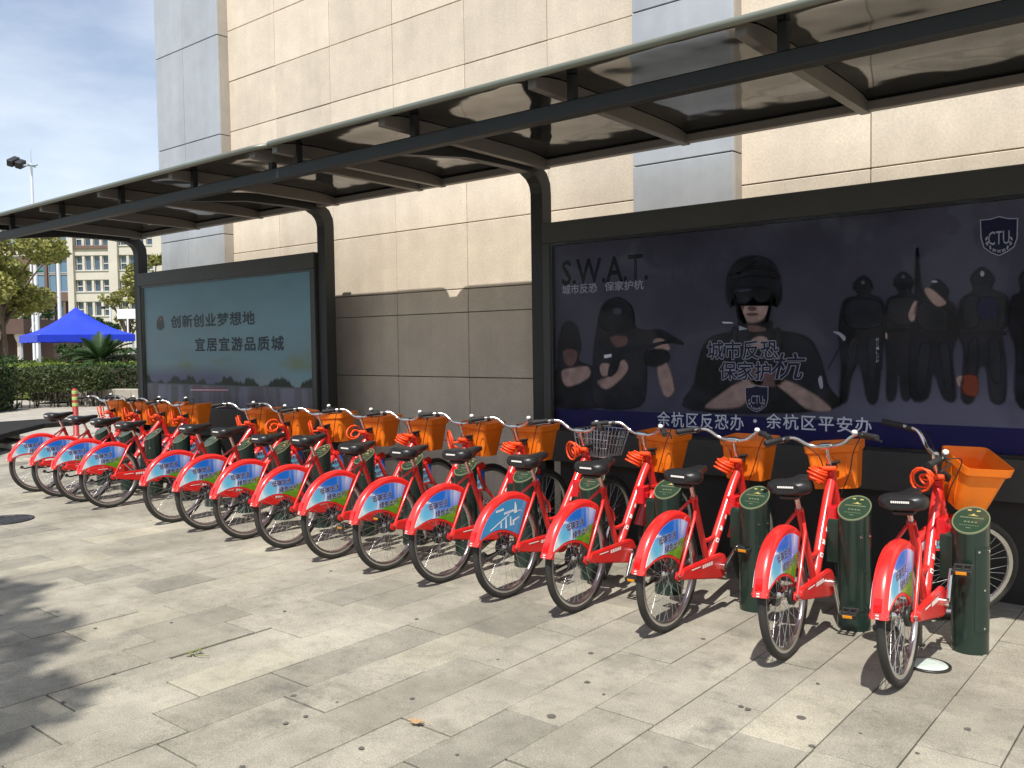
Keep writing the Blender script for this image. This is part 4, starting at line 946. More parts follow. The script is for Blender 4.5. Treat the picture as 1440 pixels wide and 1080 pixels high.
def wire_basket():
    m = MB(); rr = 0.0032
    def loop(hw, y0, y1, z, r=0.03, rad=rr):
        pts = []
        for (cx, cy, a0) in ((hw-r, y1-r, 0), (-hw+r, y1-r, 90), (-hw+r, y0+r, 180), (hw-r, y0+r, 270)):
            for k in range(5):
                a = math.radians(a0+22.5*k); pts.append((cx+r*math.cos(a), cy+r*math.sin(a), z))
        m.tube(pts, rad, 5, closed=True)
    T, B = (0.158, 0.89, 1.16, 0.985), (0.122, 0.905, 1.11, 0.80)
    loop(*T, rad=0.0048); loop(0.146, 0.895, 1.145, 0.925); loop(0.134, 0.90, 1.13, 0.865); loop(*B)
    for k in range(9):
        t = -1+2*k/8
        for j in (1, 2): m.tube([(t*T[0]*0.9, T[j], T[3]), (t*B[0]*0.9, B[j], B[3])], rr, 4)
        m.tube([(t*B[0]*0.9, B[1], B[3]), (t*B[0]*0.9, B[2], B[3])], rr, 4)
    for k in range(7):
        t = 0.05+0.9*k/6
        for s in (-1, 1): m.tube([(s*T[0], T[1]+(T[2]-T[1])*t, T[3]), (s*B[0], B[1]+(B[2]-B[1])*t, B[3])], rr, 4)
        m.tube([(-B[0], B[1]+(B[2]-B[1])*t, B[3]), (B[0], B[1]+(B[2]-B[1])*t, B[3])], rr, 4)
    m.tube([(-.02, 0.89, 0.985), (-.02, 0.9, 0.78)], 0.006, 6)
    return m
part('wire_basket', wire_basket(), 'alloy')
# ---- spiral cable locks hanging at the head tube: four ways of being left
def coil(turns, r, length, base, ax, loose=0.0, sq=1.0, seed=0):
    rr = random.Random(seed); pts = []; n = int(turns*14); ax = Vector(ax).normalized(); u = ax.orthogonal().normalized(); v = ax.cross(u)
    for i in range(n+1):
        t = i/n; a = 2*math.pi*turns*t; R = r*(1+loose*math.sin(a*0.5+seed))
        pts.append(Vector(base) + ax*(length*(t-0.5)) + u*(R*math.cos(a)) + v*(R*sq*math.sin(a)) + Vector((0, 0, -0.02*loose*math.sin(3*a*0.37))))
    return pts
def lock(kind):
    m = MB(); h = (-0.06, 0.785, 0.825)
    if kind == 0: m.tube(coil(6.3, 0.046, 0.075, h, (0.45, 0.25, 1.0), 0.18), 0.0065, 7)
    elif kind == 1: m.tube(coil(1.7, 0.085, 0.035, (-0.10, 0.775, 0.86), (0.55, 0.8, 0.15), 0.22, 1.0, 2), 0.0065, 7); m.tube(coil(1.2, 0.03, 0.05, h, (0, 0.3, 1), 0.1), 0.0065, 7)
    elif kind == 2: m.tube(coil(2.4, 0.058, 0.05, (-0.075, 0.775, 0.85), (0.9, -0.3, 0.35), 0.5, 0.8, 4), 0.0065, 7)
    else: m.tube(coil(4.4, 0.050, 0.05, (-0.05, 0.78, 0.855), (0.3, 0.95, 0.2), 0.55, 0.75, 6), 0.0065, 7)
    m.cbox(-0.045, -0.015, 0.815, 0.85, 0.825, 0.87, 0.006); m.tube([(-0.03, 0.80, 0.86), (0.045, 0.80, 0.86)], 0.015, 8)
    return m
for k in range(4): part('cable_lock_%d' % k, lock(k), 'orange_cord')

def steer_mtx(a):
    return Matrix.Translation(ST_P) @ Matrix.Rotation(a, 4, ST_D) @ Matrix.Translation(-ST_P)
def bike(x, y, label, yaw=0.0, lean=0.0, steer=0.0, crank_a=0.0, lockk=0, wire=False, skyline=False, seat=0.0):
    SM = Matrix.Translation((0, -0.41*seat, seat))
    t = thing('hire_bike', label, 'bicycle', (x, y, 0), 0, 'red hire bikes docked in a row')
    t.rotation_euler = (0, lean, yaw)
    def P(name, key, parent=t, mt=None):
        o = link(name, BM[key], parent)
        if mt is not None: o.matrix_basis = mt
        return o
    fr = P('frame', 'frame'); P('lock_tab', 'lock_tab', fr); P('lettering', 'frame_lettering', fr)
    P('seat_post', 'seat_post', t, SM); sdl = P('saddle', 'saddle', t, SM); P('lettering', 'saddle_lettering', sdl); P('saddle_rails', 'saddle_rails', sdl)
    cc = P('chain_case', 'chain_case'); P('lettering', 'case_lettering', cc)
    B0 = Vector((0, *BBP)); Rc = Matrix.Translation(B0) @ Matrix.Rotation(crank_a, 4, 'X') @ Matrix.Translation(-B0)
    for s, k in ((1, 'r'), (-1, 'l')):
        c = P('crank_arm', 'crank_'+k, t, Rc)
        p0 = Vector((0, BBP[0]+0.165*s, BBP[1])); Rp = Matrix.Translation(p0) @ Matrix.Rotation(-crank_a + 0.25*s, 4, 'X') @ Matrix.Translation(-p0)
        P('pedal', 'pedal_'+k, c, Rp)
        if k == 'r': P('pedal_reflector', 'pedal_reflector', c, Rp)
    w = P('rear_wheel', 'rim_rear'); P('tyre', 'tyre_rear', w); P('spokes', 'spokes_rear', w); P('hub', 'hub_rear', w)
    P('hub_brake', 'hub_brake'); P('kickstand', 'kickstand')
    mg = P('rear_mudguard', 'mudguard_rear'); P('tail_reflector', 'tail_reflector', mg); P('lettering', 'guard_lettering', mg)
    if skyline: P('print_panel', 'panel_skyline', mg)['label'] = 'light blue panel with white skyline drawing'; P('skyline_print', 'skyline_print', mg)
    else: P('print_panel', 'panel_rear_r', mg); [P('slogan', 'slogan_rear_%d' % q_, mg) for q_ in range(4)]
    P('print_panel', 'panel_rear_l', mg)
    S = steer_mtx(steer)
    P('fork', 'fork', t, S); w = P('front_wheel', 'rim_front', t, S); P('tyre', 'tyre_front', w); P('spokes', 'spokes_front', w); P('hub', 'hub_front', w)
    mg = P('front_mudguard', 'mudguard_front', t, S); P('print_panel', 'panel_front_r', mg); P('print_panel', 'panel_front_l', mg); [P('slogan', 'slogan_front_%d' % q_, mg) for q_ in range(4)]
    hb = P('handlebar', 'handlebar', t, S)
    for k in 'rl': P('grip', 'grip_'+k, hb); P('brake_lever', 'brake_'+k, hb)
    P('bell', 'bell', hb); P('brake_cable', 'cables', hb)
    bk = P('basket', 'wire_basket' if wire else 'basket', t, S); P('basket_bracket', 'basket_bracket', bk)
    P('cable_lock', 'cable_lock_%d' % lockk)
    return t
R_ = math.radians
BX = [-1.245-0.584*k for k in range(17)]        # docks counted from the near end; number 12 is empty
YR = 4.24
BIKE_X = dict(zip(range(17), (-1.19, -1.745, -2.43, -3.035, -3.56, -4.13, -4.69, -5.27, -5.85, -6.42, -7.03, -7.58, 0, -8.83, -9.41, -9.95, -10.53)))
ORD = ['first', 'second', 'third', 'fourth', 'fifth', 'sixth', 'seventh', 'eighth']
spec = {0: dict(label='red hire bike at row end, handlebar and orange basket turned sharply aside', steer=R_(-52), crank_a=R_(70), lockk=3, yaw=R_(1.5), lean=R_(-3.0)),
        1: dict(label='red hire bike next to the end bike with turned handlebar', crank_a=R_(-80), lockk=0, steer=R_(1), yaw=R_(2.8), lean=R_(-3.0)),
        2: dict(label='red hire bike two places from the bike with turned handlebar', crank_a=R_(35), lockk=0, steer=R_(-3)),
        3: dict(label='red hire bike three places from the bike with turned handlebar', crank_a=R_(-125), lockk=0, steer=R_(-3)),
        4: dict(label='red hire bike with silver wire basket and white skyline on light blue panel', crank_a=R_(150), lockk=3, steer=R_(-8), skyline=True, wire=True)}
for k in range(5, 12):
    spec[k] = dict(label='red hire bike, %s along from the skyline-panel bike towards the empty dock' % ORD[k-5], crank_a=R_((k*77) % 360), lockk=(0, 1, 0, 2, 1, 2, 1)[k-5], steer=R_((3, -4, 5, -2, 2, -5, 3)[k-5]))
for k in range(13, 17):
    spec[k] = dict(label='red hire bike, %s beyond the empty dock post towards the hedge' % ORD[k-13], crank_a=R_((k*61) % 360), lockk=(1, 1, 1, 1)[k-13], steer=R_((4, -3, 3, 0)[k-13]))
for k in spec:
    kw = dict(spec[k]); lb = kw.pop('label'); kw.setdefault('yaw', R_(random.uniform(-2.2, 2.2))); kw.setdefault('lean', R_(random.uniform(-1.2, 1.2))); kw['steer'] += R_(random.uniform(-7, 7)); kw['seat'] = random.uniform(-.022, .018)
    bike(BIKE_X[k], YR+random.uniform(-.015, .015), lb, **kw)

# ================================================================== DOCK POSTS
DR, DH = 0.088, 0.665
m = MB(); n = 32; sl = 0.62
vs = []
for k in range(n):
    a = 2*math.pi*k/n; vs.append((DR*math.cos(a), DR*math.sin(a), 0.0))
for k in range(n):
    a = 2*math.pi*k/n; vs.append((DR*math.cos(a), DR*math.sin(a), DH+sl*DR*math.sin(a)))
m.add(vs, [(k, (k+1) % n, n+(k+1) % n, n+k) for k in range(n)], True); m.add(vs[n:], [tuple(range(n))]); D_BODY = m.mesh('body', 'dock_green')
def tilt(x, y, h=0.0): return (x, y, DH+sl*y+h)
m = MB(); vs = []
for r in (DR*1.0, DR*0.93):
    for h in ((0.0, 0.006) if r == DR*1.0 else (0.006, 0.003)):
        for k in range(n):
            a = 2*math.pi*k/n; vs.append(tilt(r*math.cos(a), r*math.sin(a), h))
fs = []
for i in range(3): fs += [(i*n+k, i*n+(k+1) % n, i*n+n+(k+1) % n, i*n+n+k) for k in range(n)]
m.add(vs, fs); D_RIM = m.mesh('plaque_rim', 'plaque_print')
m = MB(); m.add([tilt(DR*0.93*math.cos(2*math.pi*k/n), DR*0.93*math.sin(2*math.pi*k/n), 0.003) for k in range(n)], [tuple(range(n))]); D_PLQ = m.mesh('plaque', 'dock_plaque')
m = MB()
def bar2(m, x0, x1, y0, y1): m.add([tilt(x0, y0, 0.0045), tilt(x1, y0, 0.0045), tilt(x1, y1, 0.0045), tilt(x0, y1, 0.0045)], [(0, 1, 2, 3)])
for k in range(11): bar2(m, -0.055+k*0.0102, -0.055+k*0.0102+0.0078, 0.012, 0.019)
for k in range(9): bar2(m, -0.045+k*0.0102, -0.045+k*0.0102+0.006, -0.036, -0.032)
for k in range(4): bar2(m, -0.030+k*0.017, -0.030+k*0.017+0.011, -0.016, -0.008)
bar2(m, -0.012, 0.012, -0.052, -0.048); D_TXT = m.mesh('plaque_lettering', 'plaque_print')
m = MB(); m.add([tilt(a, b, 0.0046) for a, b in ((-0.025, 0.030), (-0.008, 0.033), (0.004, 0.043), (0.014, 0.033), (0.030, 0.031), (0.02, 0.028))], [tuple(range(6))]); bar2(m, -0.03, -0.012, 0.06, 0.068); bar2(m, 0.012, 0.03, 0.058, 0.066); D_LOGO = m.mesh('plaque_emblem', 'plaque_gold')
m = MB(); m.prism([(-0.045, 0.36), (0.045, 0.36), (0.045, 0.575), (-0.02, 0.60), (-0.045, 0.58)], -0.135, -0.07); D_BOX = m.mesh('lock_box', 'dock_green')
m = MB(); q = 6
for i in range(q):
    a0, a1 = math.radians(-62+60*i/q), math.radians(-62+60*(i+1)/q); r0, r1 = DR-0.002, DR+0.0035
    for (z0, z1) in ((0.115, 0.545),):
        m.add([(r1*math.cos(a0), r1*math.sin(a0), z0), (r1*math.cos(a1), r1*math.sin(a1), z0), (r1*math.cos(a1), r1*math.sin(a1), z1), (r1*math.cos(a0), r1*math.sin(a0), z1)], [(0, 1, 2, 3)], False)
for a in (-62, -2):
    a = math.radians(a); m.add([(DR*0.99*math.cos(a), DR*0.99*math.sin(a), 0.115), ((DR+.0035)*math.cos(a), (DR+.0035)*math.sin(a), 0.115), ((DR+.0035)*math.cos(a), (DR+.0035)*math.sin(a), 0.545), (DR*0.99*math.cos(a), DR*0.99*math.sin(a), 0.545)], [(0, 1, 2, 3)])
D_HATCH = m.mesh('service_hatch', 'dock_green')
m = MB()
for (a, z) in ((-52, 0.525), (-12, 0.525), (-32, 0.33), (-32, 0.135)):
    a = math.radians(a); c = Vector(((DR+.004)*math.cos(a), (DR+.004)*math.sin(a), z)); m.tube([c, c+Vector((math.cos(a), math.sin(a), 0))*0.003], 0.006, 8)
D_RIV = m.mesh('rivets', 'chrome')
m = MB(); m.lathe([(DR+0.03, 0.0), (DR+0.03, 0.006), (DR+0.002, 0.012)], 'z', (0, 0, 0.001), 24); D_FOOT = m.mesh('foot_collar', 'kerb_stone')
m = MB(); m.box(0.076, 0.092, -0.03, 0.02, 0.40, 0.44); 
def dock(k):
    names = {0: 'bike with sharply turned handlebar', 1: 'bike next to the turned-handlebar bike', 2: 'bike two places from the turned-handlebar bike', 3: 'bike three places from the turned-handlebar bike', 4: 'bike with silver wire basket and skyline panel'}
    if k in names: lb = 'dark green lock post beside the ' + names[k]
    elif k == 12: lb = 'empty dark green lock post in the gap between the bikes'
    elif k < 12: lb = 'dark green lock post at the %s bike along from the skyline bike' % ORD[k-5]
    else: lb = 'dark green lock post at the %s bike beyond the empty post' % ORD[k-13]
    t = thing('dock_post', lb, 'dock post', (BX[k]+0.188, 4.925, 0), 0, 'green lock posts for the hire bikes')
    t.rotation_euler = (0, 0, R_(random.uniform(-2, 2)))
    bd = link('body', D_BODY, t); pl = link('plaque', D_PLQ, t); link('lettering', D_TXT, pl); link('emblem', D_LOGO, pl); link('plaque_rim', D_RIM, pl)
    link('lock_box', D_BOX, t); h = link('service_hatch', D_HATCH, t); link('rivets', D_RIV, h)
for k in range(17): dock(k)

# ================================================================== SMALL THINGS ON THE PAVING
x, y = on_g(1305, 936)
t = thing('ground_lamp', 'round pale green in-ground lamp set flush in the paving', 'ground lamp', (x, y, 0))
m = MB(); m.lathe([(0.105, 0.0), (0.105, 0.0065), (0.092, 0.0085), (0.090, 0.004)], 'z', (0, 0, 0.001), 32); m.build('ring', 'dark_steel', t)
m = MB(); m.lathe([(0.091, 0.004), (0.085, 0.009), (0.05, 0.0115), (0.0001, 0.012)], 'z', (0, 0, 0.001), 32); m.build('lens', 'lamp_lens', t)
x, y = on_g(10, 733)
t = thing('paving_disc', 'dark round manhole cover lying in the paving', 'manhole cover', (x-.08, y, 0))
m = MB(); m.lathe([(0.26, 0.0), (0.26, 0.006), (0.24, 0.007), (0.24, 0.004), (0.0001, 0.004)], 'z', (0, 0, 0.001), 32); m.build('disc_plate', 'dark_steel', t)  # dark flat disc with raised bars across it
m = MB()
for i in range(-3, 4): m.cbox(-0.2*math.cos(i/4), 0.2*math.cos(i/4), i*0.055-0.012, i*0.055+0.012, 0.004, 0.008, 0.001)
m.build('raised_bars', 'dark_steel', t)
x, y = on_g(586, 1020)
m = MB(); pts = [(-.03, -.004), (-.018, .006), (-.022, .016), (-.008, .011), (-.002, .024), (.006, .010), (.02, .016), (.016, .004), (.03, .0), (.014, -.006), (.012, -.016), (0, -.008), (-.014, -.014), (-.014, -.006)]
vs = [(a, b, 0.006+0.010*abs(math.sin(a*70))+0.006*b*40*.3) for a, b in pts]; m.add(vs+[(0, 0, 0.004)], [(i, (i+1) % len(pts), len(pts)) for i in range(len(pts))]); m.tube([(.03, 0, .006), (.045, .004, .010)], .0012, 4)
o = m.build('dry_leaf', 'leaf_dry', None, (x, y, 0.004)); o.rotation_euler = (0, 0, 0.4); o.scale = (1.35, 1.35, 1.2); tag(o, 'single dry brown leaf lying on the paving', 'leaf')
# little weed in the open joint
x0, y0 = on_g(272, 920)
t = thing('weed', 'small pale weed growing from the open paving joint', 'weed', (x0, y0, 0))
m = MB()
for k in range(26):
    a = random.uniform(0, 6.28); r = random.uniform(0.0, 0.05); l = random.uniform(.015, .03); c = Vector((r*math.cos(a)*0.5+0.02*r*20*.3, r*math.sin(a), random.uniform(.006, .02)))
    d = Vector((math.cos(a), math.sin(a), .3)); s_ = Vector((-math.sin(a), math.cos(a), 0))
    m.add([c-d*l*.5, c+s_*l*.25, c+d*l*.5, c-s_*l*.25], [(0, 1, 2, 3)])
m.build('leaves', 'leaf_weed', t)
m = MB(); m.tube(smooth_open([(0, 0, .004), (.03, -.01, .008), (.07, .005, .007), (.10, .03, .006)], 4), .0025, 5); m.build('stem', 'leaf_weed', t)

# ================================================================== PLANTING AND BACKGROUND
def leaves(centers, size, flat=0.3, seed=1, aspect=0.55):
    r = np.random.default_rng(seed); n = len(centers); c = np.asarray(centers)
    u = r.normal(size=(n, 3)); u[:, 2] *= (1-flat); u /= np.linalg.norm(u, axis=1)[:, None]
    w = r.normal(size=(n, 3)); v = np.cross(u, w); v /= np.linalg.norm(v, axis=1)[:, None]
    s = size*r.uniform(0.6, 1.35, n)[:, None]; u = u*s; v = v*s*aspect
    V = np.stack([c-u, c-v*0.9+u*0.1, c+u, c+v*0.9+u*0.1], 1).reshape(-1, 3)
    me = bpy.data.meshes.new('foliage'); me.vertices.add(4*n); me.vertices.foreach_set('co', V.ravel())
    me.loops.add(4*n); me.loops.foreach_set('vertex_index', np.arange(4*n)); me.polygons.add(n)
    me.polygons.foreach_set('loop_start', np.arange(n)*4); me.polygons.foreach_set('loop_total', np.full(n, 4)); me.update(calc_edges=True)
    return me
def foliage(name, centers, size, matn, parent, seed=1, **kw):
    me = leaves(centers, size, seed=seed, **kw); me.materials.append(MATS[matn]); return link(name, me, parent)
def crown_pts(n, clumps, seed):
    r = np.random.default_rng(seed); out = []
    wts = np.array([c[3]**2 for c in clumps]); wts /= wts.sum()
    for (cx, cy, cz, rad), w in zip(clumps, wts):
        k = int(n*w); d = r.normal(size=(k, 3)); d /= np.linalg.norm(d, axis=1)[:, None]; q = rad*(r.uniform(0.25, 1.0, k)**0.5)[:, None]
        out.append(np.array([cx, cy, cz]) + d*q*np.array([1, 1, 0.75]))
    return np.concatenate(out)
def tree(name, label, loc, height, spread, nleaf, lsize, lm, seed, group=None, bare=0.35, cat='tree'):
    t = thing(name, label, cat, loc, 0, group); r = random.Random(seed); m = MB()
    hb = height*bare; tr = 0.018*height+0.02
    m.tube(smooth_open([(0, 0, -0.3), (0.03*spread, 0.02, hb*0.6), (-0.02, 0.03, hb), (0.05*spread, 0, height*0.75)], 5), [tr*(1-0.75*i/15) for i in range(16)], 8)
    clumps = []; nl = 16
    for k in range(nl):
        a = k*2.4+r.uniform(-.4, .4); q = spread*math.sqrt((k+0.6)/nl)*r.uniform(.75, 1.05); z = hb + (height-hb)*(0.12+0.8*r.random()*(1-0.35*(q/spread)))
        e = (q*math.cos(a), q*math.sin(a), z); clumps.append((*e, spread*r.uniform(.22, .38)))
        s0 = (0.01, 0.02, hb*r.uniform(.85, 1.25)); mid = (e[0]*.5, e[1]*.5, (s0[2]+e[2])/2+0.08*height*r.uniform(-.3, .6))
        m.tube(smooth_open([s0, mid, e], 3), [tr*0.42*(1-i/8) + 0.006 for i in range(7)], 5)
    m.build('trunk', 'bark', t)
    foliage('crown', crown_pts(nleaf, clumps, seed), lsize, lm, t, seed=seed)
    return t
def ground_under(px, D, z=0.0):
    d = ray(px, 493); return Vector((d[0]*D, d[1]*D, z))

# hedges beyond the steps
def hedge(label, c, ax, L_, Wd, z0, z1, n, lm, seed, size=0.045, stems=0, core=True):
    t = thing('hedge', label, 'hedge', (c[0], c[1], 0), ax, 'clipped hedges beyond the steps'); r = np.random.default_rng(seed)
    p = r.uniform(-1, 1, (n, 3)); k = r.integers(0, 3, n); sgn = r.choice((-1, 1), n); sh_ = r.random(n) < 0.65
    for i in range(3):
        q = sh_ & (k == i); p[q, i] = sgn[q]*r.uniform(.86, 1.03, q.sum())
    lump = 1+0.06*np.sin(p[:, 0]*L_*3+seed)*np.cos(p[:, 1]*5)
    C = np.stack([p[:, 0]*L_/2, p[:, 1]*Wd/2*lump, (z0+z1)/2 + p[:, 2]*(z1-z0)/2*lump], 1)
    foliage('foliage', C, size, lm, t, seed=seed)
    m = MB()
    if stems:
        for i in range(stems):
            x = r.uniform(-L_/2, L_/2); y = r.uniform(-Wd/2, Wd/2)*.8
            m.tube([(x, y, 0.2), (x+r.uniform(-.1, .1), y+r.uniform(-.1, .1), z0+0.15), (x+r.uniform(-.25, .25), y+r.uniform(-.2, .2), z1*.85)], [0.014, 0.011, 0.004], 4)
    if core: m.box(-L_/2*.9, L_/2*.9, -Wd/2*.78, Wd/2*.78, max(z0, .2), z0+(z1-z0)*.88)  # dark box added inside so the hedge is not see-through
    m.build('branches_and_core', 'twig', t)
    return t
def hpos(px, D): d = ray(px, 493); return (d[0]*D, d[1]*D)
hx, hy = hpos(25, 21.5); hedge('loose leafy hedge with bare stems showing above dark painted shade strip', (hx-.2, hy), YAW+0.1, 4.2, 1.0, 0.62, 1.17, 9000, 'leaf_hedge_dry', 3, 0.045, 90, core=False)
hx, hy = hpos(-105, 20.0); hedge('dark hedge end block beside the loose hedge', (hx, hy), YAW+0.1, 3.4, 1.2, 0.25, 1.42, 6000, 'leaf_hedge', 13, 0.05, 40)
hx, hy = hpos(150, 23.5); hedge('dense dark green hedge behind the striped bollard', (hx, hy), YAW+0.1, 3.6, 1.2, 0.3, 1.2, 9000, 'leaf_hedge', 4, 0.045, 0)
hx, hy = hpos(95, 25.5); hedge('low clipped hedge with bright yellow-green top in front of tent', (hx, hy), YAW+0.05, 5.2, 1.6, 0.3, 1.24, 9000, 'leaf_hedge_light', 5, 0.045, 0)
hx, hy = hpos(200, 27.5); hedge('tall dark hedge behind the palm', (hx, hy), YAW, 4.5, 1.4, 0.3, 1.62, 8000, 'leaf_hedge', 6, 0.05, 0)
for i, (px, D, r_, h_, lm, lb) in enumerate(((66, 28.5, .75, 1.5, 'leaf_hedge_light', 'rounded bright green shrub under the blue tent'), (35, 28.0, .7, 1.45, 'leaf_hedge', 'rounded dark green shrub at tent leg'), (5, 27.5, .9, 1.55, 'leaf_hedge', 'dark shrub beside the pavilion eave'))):
    hx, hy = hpos(px, D); t = thing('shrub', lb, 'shrub', (hx, hy, 0), 0, 'shrubs around the tent')
    foliage('foliage', crown_pts(3500, [(0, 0, h_*.55, r_), (r_*.5, 0, h_*.5, r_*.7), (-r_*.5, .1, h_*.5, r_*.7)], 20+i), 0.06, lm, t, seed=20+i)
    m = MB(); [m.tube([(0, 0, -.1), (random.uniform(-.3, .3), random.uniform(-.3, .3), h_*.6)], [0.03, 0.01], 5) for _ in range(5)]; m.build('stems', 'twig', t)
# cycad
hx, hy = hpos(141, 25.8)
t = thing('cycad_palm', 'cycad palm with arching dark fronds in front of the tent', 'palm', (hx, hy, 0.2))
m = MB(); m.lathe([(0.20, 0.0), (0.26, 0.5), (0.24, 0.95), (0.16, 1.1), (0.0001, 1.15)], 'z', (0, 0, 0), 14); m.build('trunk', 'bark', t)
for k in range(34):
    a = k*2.399; el = random.uniform(.15, 1.15); L_ = random.uniform(1.05, 1.45); m = MB(); pts = []
    for i in range(9):
        s = i/8; rr = L_*s; zz = 1.05 + math.sin(el)*rr - 0.55*rr*rr*math.cos(el)*.75; pts.append(Vector((math.cos(a)*rr*math.cos(el)*1.0, math.sin(a)*rr*math.cos(el), zz)))
    m.tube(pts, [0.012]*9, 4); sd_ = Vector((-math.sin(a), math.cos(a), 0))
    for i in range(36):
        s = 0.12+0.88*i/36; j = min(int(s*8), 7); p = pts[j].lerp(pts[j+1], s*8-j); tv = (pts[j+1]-pts[j]).normalized(); ll = 0.26*math.sin(math.pi*min(1, s*.85+.12))
        for sg in (-1, 1):
            e = p + sd_*sg*ll*.85 + tv*ll*.55 + Vector((0, 0, .05)); m.add([p, p+tv*.03, e], [(0, 1, 2)])
    m.build('frond', 'leaf_palm', t)
# planter wall and low stone kerb behind the bikes
a = hpos(92, 22.3); b = hpos(205, 21.6)
d = Vector((b[0]-a[0], b[1]-a[1], 0)); L_ = d.length
t = thing('planter_wall', 'low pale stone planter wall below the dense hedge', 'planter wall', (a[0], a[1], 0), math.atan2(d.y, d.x))
nb = 5
for k in range(nb): m = MB(); m.cbox(L_*k/nb+.004, L_*(k+1)/nb-.004, 0, .35, 0.2, 0.62, .012); m.build('stone', 'kerb_stone', t)
# striped bollard
bx, by = on_g(105, 547, 0.98)
t = thing('striped_bollard', 'thin red bollard with three pale yellow reflective bands', 'bollard', (bx, by, 0.2))
m = MB(); m.lathe([(0.10, 0.0), (0.10, 0.02), (0.045, 0.04), (0.043, 0.76), (0.035, 0.785), (0.0001, 0.79)], 'z', (0, 0, 0), 16); m.build('post', 'stripe_red', t)
for z in (0.50, 0.60, 0.70): m = MB(); m.lathe([(0.0445, z), (0.0455, z+.004), (0.0455, z+.052), (0.0445, z+.056)], 'z', (0, 0, 0), 16); m.build('band', 'stripe_yellow', t)
# blue pop-up tent
near = at(52, 468, 28.0); rz = -0.20
t = thing('popup_tent', 'blue pop-up canopy tent on thin metal legs above the hedge', 'tent', (near.x, near.y, 0), rz)
S_ = 2.98; ez = 2.12; pk = 3.08; n = 12; m = MB(); vs = []; fs = []
for i in range(n+1):
    for j in range(n+1):
        u, v = i/n*2-1, j/n*2-1; q = max(abs(u), abs(v)); z = ez + (pk-ez)*((1-q)**2.0*0.6+(1-q)*0.4) + 0.03*(1-min(abs(u), abs(v)))*(-1 if q > .9 else 0)
        z -= 0.05*(1-abs(abs(u)-abs(v)))*0 + 0.08*math.sin(math.pi*min(1, abs(abs(u)-abs(v))))*(1-q)
        vs.append((-S_*(1-(u+1)/2), S_*(v+1)/2, z))
for i in range(n):
    for j in range(n): a = i*(n+1)+j; fs.append((a, a+n+1, a+n+2, a+1))
m.add(vs, fs, True); m.build('canopy', 'tent_blue', t)
m = MB(); per = [(-S_, 0), (0, 0), (0, S_), (-S_, S_)]
for i in range(4):
    p, q = per[i], per[(i+1) % 4]; kk = 14; vv = []
    for k in range(kk+1):
        s = k/kk; x, y = p[0]+(q[0]-p[0])*s, p[1]+(q[1]-p[1])*s; vv += [(x, y, ez+.0), (x, y, ez-.22-.025*abs(math.sin(s*math.pi*4)))]
    m.add(vv, [(2*k, 2*k+1, 2*k+3, 2*k+2) for k in range(kk)])
m.build('valance', 'tent_blue', t)
for (x, y) in per: m = MB(); m.cbox(min(max(x, -S_+.06), -.06)-.03, min(max(x, -S_+.06), -.06)+.03, min(max(y, .06), S_-.06)-.03, min(max(y, .06), S_-.06)+.03, 0, ez+.01, .004); m.build('leg', 'tent_leg', t)
# lamp mast and poles
def pole(name, label, px, D, ytop, r0, r1, matn, cat='pole', group=None):
    b = ground_under(px, D); top = at(px, ytop, D).z
    t = thing(name, label, cat, (b.x, b.y, 0), 0, group); m = MB(); m.tube([(0, 0, -0.25), (0, 0, top*.5), (0, 0, top)], [r0, (r0+r1)/2, r1], 10); m.build('shaft', matn, t)
    m = MB(); m.lathe([(r0*2.2, -.25), (r0*2.2, .05), (r0*1.05, .12)], 'z', (0, 0, 0), 12); m.build('base', matn, t); return t, top
mt, top = pole('light_mast', 'tall white floodlight mast with dark lamp heads above the shelter roof', 54, 46, 232, .12, .06, 'pole_white', 'light mast')
m = MB(); m.tube([(-.75, -.5, top-.1), (.28, .18, top-.1)], .05, 8); m.tube([(.2, -.28, top-.12), (-.2, .28, top-.12)], .04, 8); m.tube([(0, 0, top), (0, 0, top+.75)], [.02, .008], 6); m.build('crossarm', 'pole_grey', mt)
for (x, y, z, w) in ((-.80, -.55, .12, .34), (-.50, -.32, -.02, .26)):
    m = MB(); m.cbox(-.16, .16, -w, w, -.18, .18, .03); o = m.build('floodlight', 'lamp_black', mt, (x, y, top+z)); o.rotation_euler = (0.5, .3, YAW)
pole('flag_pole', 'thick white flagpole rising behind the blue tent', 86, 62, 300, .15, .09, 'pole_white', 'flagpole')
pole('slim_pole', 'thin white pole left of the flagpole behind the tent', 48, 55, 372, .09, .06, 'pole_white')
t, top = pole('street_lamp', 'grey street lamp post with small green head behind the tent', 54, 52, 330, .15, .10, 'pole_grey', 'street lamp')
hz = at(58, 382, 52); m = MB(); m.lathe([(0.0001, .12), (.2, .08), (.28, 0), (.1, -.06), (.0001, -.06)], 'z', (0.22, .1, hz.z), 12); m.tube([(0, 0, hz.z-.05), (.22, .1, hz.z)], .03, 6); m.build('lamp_head', 'green_sign', t)
t, top = pole('sign_post', 'white notice sign on a slim post beside the shelter', 181, 36, 434, .04, .035, 'pole_white', 'sign')
m = MB(); m.cbox(-.42, .42, -.03, -.0, top-.42, top-.02, .01); o = m.build('board', 'pole_white', t); o.rotation_euler = (0, 0, YAW)
t, top = pole('camera_post', 'short white post with camera arm near the beige facade', 157, 70, 428, .09, .08, 'pole_white')
m = MB(); m.tube([(0, 0, top-.3), (-.5, -.3, top-.25)], .03, 6); m.cbox(-.75, -.35, -.4, -.2, top-.35, top-.15, .02); m.build('camera', 'lamp_black', t)
